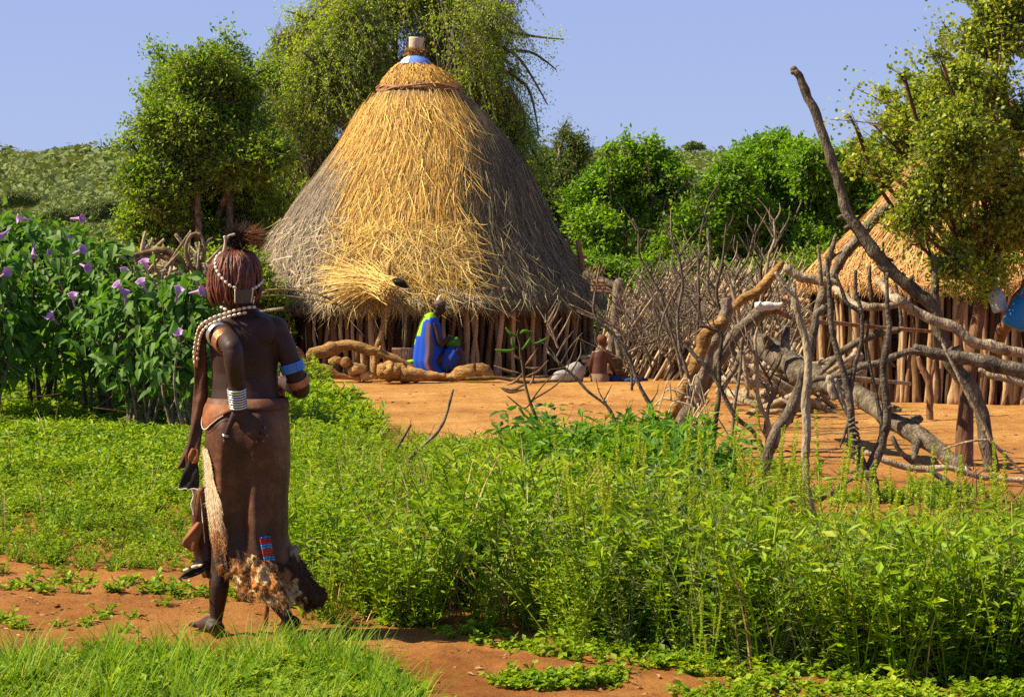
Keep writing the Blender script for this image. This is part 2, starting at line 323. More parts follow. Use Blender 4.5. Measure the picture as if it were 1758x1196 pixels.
# ---------------------------------------------------------------- ground
def nonuni(a, b, step, far, g=1.35):
    c = list(np.arange(a, b + 1e-6, step)); s = step; lo = [a]; 
    while lo[-1] > -far: s *= g; lo.append(lo[-1] - s)
    s = step; hi = [c[-1]]
    while hi[-1] < far: s *= g; hi.append(hi[-1] + s)
    return np.array(lo[1:][::-1] + c + hi[1:])
xs = nonuni(-5.5, 8.5, .045, 900); ys = nonuni(7.0, 13.0, .045, 12.9, 1.0); ys = np.concatenate([[-60, -20, -5, 0, 3, 5, 6.3, 6.8], np.arange(7, 13, .045), np.arange(13, 34, .11), np.arange(34, 60, 1.), np.geomspace(60, 1600, 30)])
X, Y = np.meshgrid(xs, ys); Z = gh(X, Y)
P3 = np.stack([X, Y, 0 * X], -1)
nearf = np.clip((30 - Y) / 10, 0, 1)
Z = Z + nearf * (0.012 * wob(P3, 7) + 0.008 * wob(P3, 19))
pxx, pyy = PX(np.stack([X, np.maximum(Y, 1.), 0 * X], -1))
rut = inpoly(pxx, pyy, [(-900, 1000), (330, 1000), (560, 1075), (900, 1100), (1200, 1140), (1758, 1185), (2400, 1230), (2400, 1500), (-900, 1500)])
clod = .5 * np.maximum(0, wob(P3, 33)) ** 2 + .9 * np.maximum(0, wob(P3 + 7, 62)) ** 1.5 + .25 * np.random.default_rng(2).uniform(0, 1, X.shape)
Z = Z + rut * (0.020 * clod + .018 * np.maximum(0, wob(P3 + 3, 11)) ** 2) + nearf * .006 * np.maximum(0, wob(P3 + 3, 11))
m, t, b, o = newmat('orange_earth'); L = t.links
tc = t.nodes.new("ShaderNodeTexCoord")
def nz(sc, det=8, rough=.6, st=(1, 1, 1)):
    mp = t.nodes.new("ShaderNodeMapping"); mp.inputs['Scale'].default_value = st; L.new(tc.outputs['Object'], mp.inputs[0])
    n = t.nodes.new("ShaderNodeTexNoise"); n.inputs['Scale'].default_value = sc; n.inputs['Detail'].default_value = det; n.inputs['Roughness'].default_value = rough
    L.new(mp.outputs[0], n.inputs['Vector']); return n.outputs['Fac']
def mixc(f, a, b_, bt='MIX'):
    x = t.nodes.new("ShaderNodeMix"); x.data_type = 'RGBA'; x.blend_type = bt
    for s, v in ((0, f), (6, a), (7, b_)):
        if isinstance(v, (int, float)): x.inputs[s].default_value = v
        elif isinstance(v, tuple): x.inputs[s].default_value = (*v, 1)
        else: L.new(v, x.inputs[s])
    return x.outputs[2]
def rmp(f, stops): r = ramp(t, stops); L.new(f, r.inputs[0]); return r.outputs[0]
base = rmp(nz(1.1), [(.3, (.37, .175, .052)), (.5, (.48, .25, .075)), (.7, (.56, .32, .11))])
base = mixc(rmp(nz(9, 8, .7), [(.35, (0, 0, 0)), (.62, (1, 1, 1))]), mixc(1.0, base, (.72, .66, .6), 'MULTIPLY'), base)
base = mixc(rmp(nz(.55, 5, .6), [(.38, (0, 0, 0)), (.60, (1, 1, 1))]), mixc(1.0, base, (.86, .84, .82), 'MULTIPLY'), base)
spec_ = rmp(nz(48, 4, .6), [(.60, (0, 0, 0)), (.68, (1, 1, 1))])
base = mixc(spec_, base, (.22, .11, .05))
# the beaten path in front is redder and darker, far ground is scrub
sp = t.nodes.new("ShaderNodeSeparateXYZ"); L.new(tc.outputs['Object'], sp.inputs[0])
def mr(v, a, b_, c=0., d=1.):
    x = t.nodes.new("ShaderNodeMapRange"); L.new(v, x.inputs[0]); x.inputs[1].default_value = a; x.inputs[2].default_value = b_; x.inputs[3].default_value = c; x.inputs[4].default_value = d; return x.outputs[0]
base = mixc(mr(sp.outputs['Y'], 13, 19), mixc(1.0, base, (.74, .62, .56), 'MULTIPLY'), base)
base = mixc(mr(sp.outputs['Y'], 33, 40), base, rmp(nz(.35), [(.35, (.07, .11, .015)), (.6, (.14, .17, .03)), (.75, (.26, .19, .09))]))
L.new(base, b.inputs['Base Color']); b.inputs['Roughness'].default_value = .95; b.inputs['Specular IOR Level'].default_value = .1
bu = t.nodes.new("ShaderNodeBump"); bu.inputs['Strength'].default_value = .9; bu.inputs['Distance'].default_value = .025
L.new(nz(24, 10, .75), bu.inputs['Height']); L.new(bu.outputs[0], b.inputs['Normal'])
solo('ground', grid(np.stack([X, Y, Z], -1)), m, (0, 0, 0), kind='structure')
GZ = (xs, ys, Z)
def gz(x, y):                           # true height of the built sheet
    x = np.atleast_1d(np.asarray(x, float)); y = np.atleast_1d(np.asarray(y, float))
    i = np.clip(np.searchsorted(xs, x) - 1, 0, len(xs) - 2); j = np.clip(np.searchsorted(ys, y) - 1, 0, len(ys) - 2)
    fx = (x - xs[i]) / (xs[i + 1] - xs[i]); fy = (y - ys[j]) / (ys[j + 1] - ys[j])
    return (Z[j, i] * (1 - fx) * (1 - fy) + Z[j, i + 1] * fx * (1 - fy) + Z[j + 1, i] * (1 - fx) * fy + Z[j + 1, i + 1] * fx * fy)
def GP(px, py):
    p = G(px, py); p[2] = gz(p[0], p[1])[0]; return p
# ---------------------------------------------------------------- hillside with bush
hy = np.array([62, 80, 120, 180, 250, 330, 400, 500, 600, 700, 760, 850, 1000, 1500]); 
hp = np.array([-2, 6, 42, 72, 98, 118, 135, 152, 168, 178, 180, 160, 130, 60.])
def hill(x, y):
    z = np.interp(y, hy, hp * hy / F)
    P = np.stack([x, y, 0 * x], -1); return z + np.clip(y - 90, 0, 300) / 300 * (1.6 * wob(P, .022) + .5 * wob(P, .09)) + 0.015 * np.clip(y - 400, 0, 400) * 0
hx = np.arange(-620, 621, 9.); hyy = np.concatenate([np.arange(60, 300, 6.), np.arange(300, 1500, 14.)])
X, Y = np.meshgrid(hx, hyy); mh = mat('dry_bush_slope', [(.06, .09, .02), (.13, .15, .03), (.26, .19, .09)], .12, bump=.3, bscale=.5)
solo('hillside', grid(np.stack([X, Y, hill(X, Y)], -1)), mh, (0, 0, 0), kind='structure')
M['acacia'] = leafmat('far_acacia', [(.09, .135, .06), (.145, .195, .075), (.20, .24, .09), (.235, .225, .16)], .15, clump=.8, cs=.05, spec=.02, rough=1)  # crown colours greyed and paled to stand in for distance haze
def canopy(n, r, h, q, z0):             # flat-topped crown
    a = rng.uniform(0, 6.28, n); d = np.sqrt(rng.uniform(0, 1, n)); z = h * (1 - d ** 2.2) * rng.uniform(.2, 1, n) + z0
    pos = np.stack([r * d * np.cos(a), r * d * np.sin(a), z], -1); dd = rng.normal(size=(n, 3)) * [1, 1, .35]
    return stampleaf(*LF4, pos, dd, unit(rng.normal(size=(n, 3)) * .6 + [0, 0, 1]), q * rng.uniform(.7, 1.4, n), q * rng.uniform(.5, 1.1, n)).arrays()
mbh = MB()
for d0, d1, q_, n_ in ((85, 150, .15, 900), (150, 260, .27, 300), (260, 420, .46, 110), (420, 760, .70, 52)):
    for k in range(4):
        cnt = int(9400 * (d1 ** 2 - d0 ** 2) / (760. ** 2 - 85 ** 2) / 4); D = np.sqrt(rng.uniform(d0 ** 2, d1 ** 2, cnt))
        u = np.where(rng.uniform(size=len(D)) < .68, rng.uniform(-250, 560, len(D)), rng.uniform(930, 1500, len(D)))
        x = (u - CX) / F * D; s = rng.uniform(.6, 1.25, len(D)) * (.55 + .5 * (rng.uniform(size=len(D)) < .4)) * (1 + 1.1 * (rng.uniform(size=len(D)) < .06)); z = hill(x, D) - .1
        stamp(canopy(n_, 4.2, 1.3, q_, 1.3 if k % 2 else .5), np.stack([x, D, z], -1), rng.uniform(0, 6.28, len(D)), s, mbh)
solo('hillside_bush', mbh, M['acacia'], (0, 0, 0), 'acacia scrub covering the far hillside', 'scrub', kind='stuff')
# ---------------------------------------------------------------- trees
def foliage(bl, ntw, twl, lpt, ll, lw, droop=.2, gap=.25, gf=1.1, up=.2, shell=.55, tmpl=LF4, flop=.5):
    """bl: rows (x,y,z,rx,ry,rz); returns leaf MB and twig MB"""
    bl = np.asarray(bl, float); o_ = [np.column_stack([bl[:, :3], bl[:, 3:] * .8])]
    for k in range(7):                  # break every mass into smaller clumps of uneven size
        dd = unit(rng.normal(size=(len(bl), 3)) + [0, -.3, .25]); f_ = rng.uniform(.25, .5, (len(bl), 1)); o_.append(np.column_stack([bl[:, :3] + dd * bl[:, 3:] * rng.uniform(.6, .95, (len(bl), 1)), bl[:, 3:] * f_]))
    bl = np.vstack(o_); wt = (bl[:, 3] * bl[:, 5] + bl[:, 3] * bl[:, 4]) ** 1.1; wt /= wt.sum()
    i = rng.choice(len(bl), ntw, p=wt); d = unit(rng.normal(size=(ntw, 3))); 
    rr = shell + (1.04 - shell) * rng.uniform(0, 1, ntw) ** .7; c = bl[i, :3]; R = bl[i, 3:6]
    rr = rr * (1 + .20 * wob(c + d * R, 1.9)); far_ = rng.uniform(size=ntw) < .10; rr = np.where(far_ & (wob(c + d * R, 1.4) > 0), rr * rng.uniform(1.05, 1.4, ntw), rr); p = c + d * R * rr[:, None]
    keep = (wob(p, gf) > -1 + gap * 2 * rng.uniform(.6, 1, ntw)) & (p[:, 2] > 0.03); p, d = p[keep], d[keep]; n = len(p)
    td = unit(d * [1, 1, .7] + rng.normal(size=(n, 3)) * .45 + [0, 0, up]); TL = twl * rng.uniform(.5, 1.5, n)
    a = p - td * TL[:, None] * .4; b_ = a + td * TL[:, None] + np.array([0, 0, -1]) * (droop * TL * rng.uniform(.3, 1.6, n))[:, None]
    tw = prisms(a, b_, ll * .075, ll * .04)
    tt = rng.uniform(.1, 1.05, (n, lpt)); q = a[:, None] * (1 - tt[..., None]) + b_[:, None] * tt[..., None]
    q = q + rng.normal(size=q.shape) * ll * .35; ld = unit(b_ - a)[:, None] * .7 + rng.normal(size=q.shape) * .7 + np.array([0, 0, -droop * .6])
    q = q.reshape(-1, 3); ld = ld.reshape(-1, 3); N = len(q)
    nr = unit(rng.normal(size=(N, 3)) * flop + [0, 0, 1] + np.repeat(d, lpt, 0) * .5)
    s = rng.uniform(.6, 1.25, N)
    return stampleaf(*tmpl, q, ld, nr, ll * s, lw * s), tw
def limbs(base, bl, r0, mb=None, nsub=4, seed=0, lean=None):
    mb = mb or MB(); r = np.random.default_rng(seed); bl = np.asarray(bl, float); cen = bl[:, :3].mean(0)
    fork = base + (cen - base) * [.3, .3, .33]; fork = fork if lean is None else np.asarray(lean, float)
    tube([base - [0, 0, .15], base * .6 + fork * .4 + r.normal(size=3) * r0 * .4, fork], [r0 * 1.25, r0 * .95, r0 * .75], 9, .18, 5, mb=mb, fr=6)
    for c in bl:
        m1 = fork + (c[:3] - fork) * .45 + r.normal(size=3) * np.linalg.norm(c[:3] - fork) * .08 + [0, 0, -.05 * np.linalg.norm(c[:3] - fork)]
        ra = r0 * .5 * (.6 + .5 * r.uniform())
        tube([fork, m1, c[:3]], [ra, ra * .7, ra * .35], 7, .15, 5, mb=mb, fr=6)
        for k in range(nsub):
            e = c[:3] + unit(r.normal(size=3) + [0, 0, .3]) * c[3:6] * .9; s0 = m1 * .4 + c[:3] * .6 if k % 2 else c[:3]
            tube([s0, (s0 + e) / 2 + r.normal(size=3) * .08 * c[3], e], [ra * .35, ra * .22, ra * .08], 5, 0, 3, mb=mb)
    return mb
def blobs(lst, Yc, dep=.8, jy=.0):
    o = []; r = np.random.default_rng(int(Yc * 10))
    for px, py, rad, *k in lst:
        y = Yc + (k[0] if k else r.uniform(-jy, jy)); s = y / F * rad; c = W(px, py, y); o.append((*c, s, s * dep, s * (k[1] if len(k) > 1 else .9)))
    return o
def tree(name, lab, bpx, Yc, lst, leaf, ntw, twl, lpt, ll, lw, r0, group=None, barkm='bark', cat='tree', sub=4, sprays=(), spn=260, spw=1., **kw):
    base = W(bpx, 450, Yc); base[2] = 0 if Yc < 60 else hill(base[0], Yc)
    bl = blobs(lst, Yc, kw.pop('dep', .8), kw.pop('jy', .6)); lean = kw.pop('lean', None)
    lf, tw = foliage(bl, ntw, twl, lpt, ll, lw, **kw)
    r = empty(name, base, lab, cat, group); tm_ = limbs(base, bl, r0, nsub=sub, seed=int(bpx), lean=lean)
    for k, pts in enumerate(sprays):      # long thin outer boughs, leafed along their length
        P = crom([W(*p, Yc - .5 + .25 * (k % 4)) for p in pts], 14); tube(P[::7], [r0 * .14, r0 * .04], 5, 0, 5, mb=tm_); n = spn; i = rng.integers(0, len(P), n)
        q = P[i] + rng.normal(size=(n, 3)) * (.05 + .05 * rng.uniform(size=(n, 1))) * spw; s_ = rng.uniform(.6, 1.2, n); stampleaf(*LF4, q, rng.normal(size=(n, 3)), rng.normal(size=(n, 3)) * .8 + [0, 0, 1], ll * s_, lw * s_, lf)
    part('trunk', tm_, M[barkm], r)
    part('crown', lf, M[leaf], r, smooth=False); part('twigs', tw, M['barkdark'], r, smooth=False); return r
tree('tree', 'dark green dense tree left of the big hut, just behind the walking woman', 360, 35.5,
     [(340, 118, 52), (395, 120, 45), (300, 165, 50), (385, 185, 75), (320, 240, 80), (262, 215, 35), (415, 270, 68), (272, 310, 66), (360, 320, 85), (430, 350, 60), (265, 385, 55), (340, 400, 70), (225, 245, 14), (310, 440, 50), (380, 440, 55), (440, 410, 50), (260, 440, 40), (340, 470, 60), (410, 470, 60), (270, 480, 50)],
     'oak', 12500, .38, 9, .085, .04, .2, spn=420, spw=1.6, sprays=[[(330, 240), (260, 242), (190, 244)], [(310, 190), (265, 165), (243, 158)], [(310, 120), (275, 98), (260, 78)], [(380, 110), (388, 80), (386, 50)], [(420, 140), (450, 122), (470, 112)], [(300, 150), (250, 215), (228, 232)]], droop=.15, gap=.3, up=.25, jy=1.0, flop=.9)
tree('tree', 'tallest tree, yellowish green with drooping sprays, standing behind the big hut', 690, 38,
     [(600, 60, 95), (560, 130, 90), (515, 200, 85), (490, 290, 80), (465, 370, 62), (500, 120, 55), (495, 60, 38), (480, 330, 60), (680, 20, 110), (780, 40, 100), (640, 160, 110), (560, 260, 90), (760, 140, 110), (840, 120, 70), (850, 210, 75), (880, 290, 55), (600, 0, 80), (740, -60, 120), (840, 30, 45), (530, 40, 35)],
     'olive', 24000, .5, 10, .06, .028, .32, spn=340, spw=1.5, sprays=[[(820, 40), (900, 60), (968, 68)], [(820, 60), (890, 100), (940, 180)], [(840, 110), (905, 150), (925, 235)], [(850, 90), (910, 90), (955, 120)], [(570, 50), (520, 28), (486, 18)], [(560, 90), (500, 110), (466, 165)], [(520, 200), (470, 260), (440, 330)], [(860, 200), (910, 250), (945, 330)], [(520, 150), (480, 200), (455, 260)], [(870, 150), (900, 200), (900, 280)]], droop=1.0, gap=.3, up=.05, jy=1.2, gf=1.6, flop=.9)
tree('tree', 'dull grey green thin leaved tree right of the big hut top', 950, 41.5,
     [(915, 245, 45), (960, 255, 45), (930, 310, 50), (975, 320, 45), (940, 380, 50), (975, 400, 40), (990, 250, 18)],
     'grey', 4200, .4, 9, .07, .03, .16, droop=.3, gap=.3, jy=.6, flop=.9)
tree('tree', 'bright green bushy tree right of the big hut, rounder of the two behind the branches', 1095, 36,
     [(1065, 290, 52), (1125, 270, 36), (1045, 345, 66), (1125, 340, 75), (1075, 400, 75), (1165, 385, 58), (1020, 395, 32), (1180, 310, 30), (1030, 440, 38), (1140, 440, 40), (1040, 262, 20), (1110, 246, 16), (1110, 300, 42, 35.1), (1050, 315, 42, 35.1), (1090, 370, 50, 35.0)],
     'bright', 9600, .3, 8, .095, .05, .075, barkm='barkdark', droop=.2, gap=.38, up=.35, jy=.8, flop=.9, gf=1.8)
tree('tree', 'wide deep green tree behind the leaning pole and beside the small hut', 1335, 37,
     [(1290, 270, 38), (1330, 255, 36), (1255, 330, 52), (1330, 320, 65), (1400, 290, 58), (1220, 385, 45), (1300, 400, 70), (1380, 380, 72), (1450, 320, 60), (1470, 390, 60), (1500, 280, 60), (1240, 450, 45), (1360, 440, 50), (1520, 350, 50)],
     'bright', 14500, .3, 8, .09, .048, .085, barkm='barkdark', droop=.2, gap=.38, up=.35, jy=.9, flop=.9, gf=1.8)
tree('tree', 'gnarled tree with small yellow green leaves over the small hut', 1657, 16.0,
     [(1705, 60, 62), (1740, 10, 50), (1650, 150, 62), (1590, 170, 34), (1560, 225, 52), (1500, 215, 26), (1460, 200, 14), (1640, 250, 75), (1720, 180, 80), (1480, 275, 28), (1540, 300, 45), (1600, 340, 60), (1690, 320, 95), (1745, 380, 60), (1650, 400, 50), (1580, 420, 26), (1705, 440, 42), (1560, 380, 34), (1690, 465, 34), (1640, 445, 40), (1560, 320, 36), (1520, 165, 13), (1610, 90, 12), (1620, 60, 10), (1470, 245, 14), (1550, 130, 10)],
     'small', 7600, .20, 9, .036, .030, .062, droop=.1, gap=.40, up=.1, gf=2.6, barkm='barkred', jy=.9, sub=6, lean=W(1690, 480, 16.1), flop=.9, sprays=[[(1700, 300), (1600, 240), (1520, 215), (1425, 205)], [(1600, 250), (1540, 190), (1465, 150)], [(1640, 200), (1590, 140), (1560, 95)], [(1680, 150), (1640, 70), (1615, 35)], [(1620, 330), (1520, 290), (1450, 275)], [(1700, 200), (1720, 60), (1700, -10)], [(1640, 420), (1560, 400), (1500, 380)], [(1660, 450), (1620, 445), (1580, 455)], [(1700, 460), (1690, 490), (1660, 500)]])
for k, (px, py, D, s, lab) in enumerate([(182, 365, 105, 62, 'flat topped acacia on the low slope behind the violet flowers'), (20, 345, 80, 52, 'dark rounded bush tree at the left edge below the hill'),
        (140, 257, 700, 16, 'lone flat topped acacia on the left hill skyline'), (1190, 252, 650, 17, 'small flat acacia on the skyline between the green trees'), (105, 372, 95, 34, 'small grey green acacia low on the slope')]):
    c = W(px, py, D); R = s * D / F; b0 = np.array([c[0], D, float(hill(c[0], D))])
    tree('acacia_tree', lab, px, D, [(px - s * .45, py + s * .04, s * .5, 0, .32), (px + s * .4, py, s * .55, 0, .3), (px, py - s * .12, s * .6, 0, .32)], 'acacia', 2600 if D < 200 else 900, R * .16, 8, max(.05, D * .0010), max(.03, D * .0006), R * .06, 'acacia trees on the hillside', 'barkdark', cat='acacia', sub=3, droop=0, gap=.2, up=0, jy=R * .2)
# low bush behind fences
def bush(lab, px, Yc, lst, leaf, ntw, ll, **kw):
    b0 = W(px, 450, Yc); b0[2] = 0; lf, tw = foliage(blobs(lst, Yc, .8), ntw, .25, 8, ll, ll * .5, gap=.25, **kw)
    r = empty('bush', b0, lab, 'bush', 'bushes behind the fences'); part('foliage', lf, M[leaf], r, smooth=False); part('twigs', tw, M['barkdark'], r, smooth=False)
bush('bright green bush behind the brushwood left of the big hut', 320, 28, [(250, 452, 30), (310, 452, 30), (370, 455, 34), (200, 460, 30), (420, 460, 38), (230, 500, 50), (330, 500, 60), (430, 500, 50), (150, 470, 50), (250, 580, 60), (350, 580, 60), (440, 580, 60), (150, 570, 60)], 'weed', 5200, .07)
bush('low green bush between the big hut and the stick fence', 1060, 33, [(1010, 470, 45), (1060, 480, 45), (1120, 480, 40), (1180, 470, 45), (1020, 540, 60), (1110, 550, 70), (1180, 560, 60)], 'bright', 3400, .08)
bush('shadowy green bush behind the middle of the stick fence', 1280, 34, [(1240, 480, 40), (1300, 480, 45), (1370, 475, 45), (1430, 470, 50), (1240, 550, 65), (1340, 550, 70), (1440, 550, 70)], 'oak', 3800, .08)
bush('feathery green bush at the left edge behind the violet flowers', 30, 30, [(10, 430, 55), (60, 420, 45), (110, 440, 50), (20, 500, 60), (90, 500, 60)], 'weed2', 3000, .07)
# ---------------------------------------------------------------- huts
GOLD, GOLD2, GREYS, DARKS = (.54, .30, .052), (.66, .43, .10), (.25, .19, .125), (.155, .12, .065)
class Hut:
    def __init__(s, prof, Yc, cxs):     # prof rows (py, half width px, centre px)
        s.Yc = Yc; sc = F / Yc; pr = np.array(prof, float)
        s.z = CAMZ + (HZ - pr[:, 0]) / sc; s.r = pr[:, 1] / sc; s.cx = (pr[:, 2] - CX) / sc; s.s = np.linspace(0, 1, len(pr))
        d = np.sqrt(np.diff(s.z) ** 2 + np.diff(s.r) ** 2); s.s = np.concatenate([[0], np.cumsum(d)]); s.len = s.s[-1]; s.s /= s.len
    def at(s, th, u, off=0.):
        r = np.interp(u, s.s, s.r) + off * .75; z = np.interp(u, s.s, s.z) + off * .6; c = np.interp(u, s.s, s.cx)
        return np.stack([c + r * np.sin(th), s.Yc - r * np.cos(th), z], -1)
def thatch(h, n, u0, u1, colf, L=(.25, .6), wd=.011, mb=None, jit=.12, th0=2.1, lift=.03, seed=1, mess=0.0, hang=True):
    g = np.random.default_rng(seed); u = u0 + (u1 - u0) * g.uniform(0, 1, n) ** .62; th = g.uniform(-th0, th0, n)
    ll = g.uniform(*L, n) / h.len; off = g.uniform(0, lift, n) + .02 * wob(h.at(th, u), 3.)
    lean = g.normal(size=n) * jit + mess * g.normal(size=n)
    A = h.at(th, u, off); B = h.at(th + lean * .25 / np.maximum(.6, np.interp(u, h.s, h.r)), np.minimum(u + ll, 1.0), off * .6)
    D = B - A; over = np.maximum(0, u + ll - 1.0) * h.len if hang else 0 * u
    bend = np.stack([0 * u, 0 * u, -over * .35], -1) + g.normal(size=(n, 3)) * .02
    nr = unit(np.stack([np.sin(th), -np.cos(th), .7 + 0 * th], -1) + g.normal(size=(n, 3)) * .5)
    return ribbons(A, D, np.linalg.norm(D, axis=1), wd * g.uniform(.5, 1.5, n), bend, nr, 3, mb, colf(th, u, g))
def vary(c, g, k=.16):
    n = len(c); return c * (1 + g.normal(size=(n, 1)) * k) * (1 + g.normal(size=(n, 3)) * .04)
H1 = Hut([(160, 74, 722), (172, 82, 722), (190, 99, 722), (215, 118, 727), (240, 135, 732), (290, 171, 731), (340, 203, 723), (400, 238, 715), (450, 268, 717), (500, 297, 730), (522, 309, 732)], 30.1, 0)
HC = Hut([(110, 25, 714), (120, 38, 715), (132, 52, 718), (143, 62, 720), (153, 69, 722), (158, 70, 722)], 30.1, 0)
base1 = np.array([(733 - CX) / F * 30.1, 30.1, 0.]); hut = empty('thatched_hut', base1, 'large round hut with tall straw roof, enamel bowl on its tip and stick wall', 'hut')
TH = np.linspace(-pi, pi, 97)[:-1]
def cone(h, off, nu=30):
    U = np.linspace(0, 1, nu); rg = np.array([h.at(TH, np.full(96, u), off) for u in U]); rg += (wob(rg, 2.5) * .03)[..., None] * [1, 1, 0]; return rg
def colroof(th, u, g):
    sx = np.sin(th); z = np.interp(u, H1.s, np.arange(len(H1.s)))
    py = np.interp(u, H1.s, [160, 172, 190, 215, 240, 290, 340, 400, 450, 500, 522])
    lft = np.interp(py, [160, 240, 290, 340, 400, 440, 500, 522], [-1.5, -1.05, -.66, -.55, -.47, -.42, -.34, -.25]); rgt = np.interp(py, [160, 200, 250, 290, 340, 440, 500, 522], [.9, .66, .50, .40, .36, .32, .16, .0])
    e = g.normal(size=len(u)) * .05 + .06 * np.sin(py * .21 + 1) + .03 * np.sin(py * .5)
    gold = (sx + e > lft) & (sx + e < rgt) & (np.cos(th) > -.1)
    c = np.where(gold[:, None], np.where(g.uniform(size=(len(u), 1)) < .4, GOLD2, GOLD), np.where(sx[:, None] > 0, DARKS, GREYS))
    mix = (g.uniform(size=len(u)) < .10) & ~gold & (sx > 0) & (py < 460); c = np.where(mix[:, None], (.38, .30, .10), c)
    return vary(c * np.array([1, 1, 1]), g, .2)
roof = part('roof', loft(cone(H1, -.03), caps=False), M['thatchbase'], hut)
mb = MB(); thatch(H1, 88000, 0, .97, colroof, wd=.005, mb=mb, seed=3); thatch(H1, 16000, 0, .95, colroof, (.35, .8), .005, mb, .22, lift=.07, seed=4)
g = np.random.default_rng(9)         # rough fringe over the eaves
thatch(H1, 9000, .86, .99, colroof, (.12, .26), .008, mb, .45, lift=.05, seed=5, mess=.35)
def loose(n, pxs, pys, dirs, L, wd, col, mb, off=.06, seed=0, bendk=.12):   # loose straw lying on the roof front, given by photo spots
    g = np.random.default_rng(seed); px = g.uniform(*pxs, n); py = g.uniform(*pys, n)
    h = H1; pr = np.array([160, 172, 190, 215, 240, 290, 340, 400, 450, 500, 522.]); u = np.interp(py, pr, h.s)
    cx = np.interp(u, h.s, h.cx); r = np.interp(u, h.s, h.r); sx = np.clip(((px - CX) / F * h.Yc * .94 - cx) / r, -.98, .98); th = np.arcsin(sx)
    A = h.at(th, u, off * g.uniform(.3, 1.4, n)); e_th = np.stack([np.cos(th), np.sin(th), 0 * th], -1); dn = unit(h.at(th, np.minimum(u + .05, 1)) - h.at(th, u))
    a = np.radians(g.uniform(*dirs, n)); D = e_th * np.sin(a)[:, None] + dn * np.cos(a)[:, None]; nr = np.cross(dn, e_th); nr = nr * np.sign((nr[:, 2:3]) + 1e-6)
    LL = g.uniform(*L, n); bend = (g.normal(size=(n, 3)) * bendk + [0, 0, -.06]) * LL[:, None] + nr * .02
    return ribbons(A, D + nr * .08, LL, wd * g.uniform(.6, 1.4, n), bend, nr + g.normal(size=(n, 3)) * .5, 4, mb, vary(np.tile(col, (n, 1)), g, .18))
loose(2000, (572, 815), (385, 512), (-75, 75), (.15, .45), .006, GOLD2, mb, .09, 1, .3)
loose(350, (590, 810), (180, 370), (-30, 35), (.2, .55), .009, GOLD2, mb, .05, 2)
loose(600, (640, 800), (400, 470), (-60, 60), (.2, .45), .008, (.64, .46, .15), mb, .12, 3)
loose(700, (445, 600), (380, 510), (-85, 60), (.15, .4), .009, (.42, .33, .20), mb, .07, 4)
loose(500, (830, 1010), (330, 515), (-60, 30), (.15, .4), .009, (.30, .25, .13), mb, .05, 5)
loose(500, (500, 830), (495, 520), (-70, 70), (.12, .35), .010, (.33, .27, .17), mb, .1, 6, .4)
st = part('straw', mb, M['straw'], roof, smooth=False)
# straw bundle thrown over the eaves: strands run from the fork up and left
mb = MB(); n = 520; A = np.array([W(664 + g.normal() * 7, 500 + g.normal() * 9, 27.1 - g.uniform(0, .12)) for _ in range(n)])
E = np.array([W(g.uniform(560, 650), g.uniform(415, 470), 27.75 - g.uniform(0, .1)) for _ in range(n)]); D = E - A
ribbons(A, D * [1, 1, 1.0], np.linalg.norm(D, axis=1) * g.uniform(.5, 1.05, n), .008, np.tile([-.16, -.05, -.30], (n, 1)) + g.normal(size=(n, 3)) * .10, np.tile([0, -1, .3], (n, 1)) + g.normal(size=(n, 3)) * .4, 5, mb, vary(np.tile((.68, .45, .12), (n, 1)), g, .15), taper=False)
part('straw_bundle', mb, M['straw'], roof, smooth=False, label='pale yellow bundle of new straw caught on the eave')
# cap, rope ring, bowl and pot
cap = part('roof_cap', loft(cone(HC, -.02, 12), caps=True), M['thatchbase'], hut)
mb = MB(); thatch(HC, 3800, 0, .9, lambda th, u, g: vary(np.tile(GOLD, (len(u), 1)), g), (.1, .32), .011, mb, .3, pi, .03, 7); part('straw', mb, M['straw'], cap, smooth=False)
mb = MB(); c0 = HC.at(0., 1.)[2]; cxx = (722 - CX) / F * 30.1
for k in range(7):
    a = np.linspace(0, 2 * pi, 33) + k; r = .60 + .022 * np.sin(a * 5 + k * 2) + .02 * (k % 3 - 1)
    tube(np.stack([cxx + r * np.sin(a), 30.1 - r * np.cos(a), c0 + .015 + .025 * np.sin(a * 4 + k * 1.3) + .012 * (k - 3)], -1), .014, 5, .3, 2, False, mb=mb)
part('rope_ring', mb, M['barkred'], hut)
def lathe(c, rz, sides=28, mb=None, tilt=(0, 0), col=None):
    a = np.arange(sides) * 2 * pi / sides; rz = np.array(rz, float)
    rg = np.stack([rz[:, 0:1] * np.cos(a), rz[:, 0:1] * np.sin(a), rz[:, 1:2] + 0 * a], -1)
    rg[..., 0] += rg[..., 2] * tilt[0]; rg[..., 2] += rg[..., 0] * tilt[1]
    return loft(rg + np.asarray(c, float), mb, caps=False, col=col)
s1 = 30.1 / F; bz = W(714, 111, 30.1)
bw = lathe(bz - [0, 0, .02], [(28.5 * s1, -.0), (28 * s1, .012), (26 * s1, 6 * s1), (21 * s1, 12 * s1), (13 * s1, 16 * s1), (.001, 17.5 * s1), (.001, 16 * s1), (20 * s1, 9 * s1), (27 * s1, 0)], tilt=(0, -.05))
ob = part('bowl', bw, M['enamel'], hut, label='upturned white enamel bowl with a blue side')
a = np.arange(-6, 7) * .13 + .35; rr = np.array([(28.4, 2), (26.6, 6.5), (21.6, 12.3), (15, 16)]) * s1 * 1.02
part('blue_glaze', grid(np.stack([np.stack([bz[0] + r_ * np.sin(a), bz[1] - r_ * np.cos(a), bz[2] - .02 + z_ + 0 * a - .05 * r_ * np.sin(a)], -1) for r_, z_ in rr])), mat('blue_glaze', [(.06, .16, .55), (.2, .35, .75)], 30, rough=.3, bump=0), ob)
mb = MB()
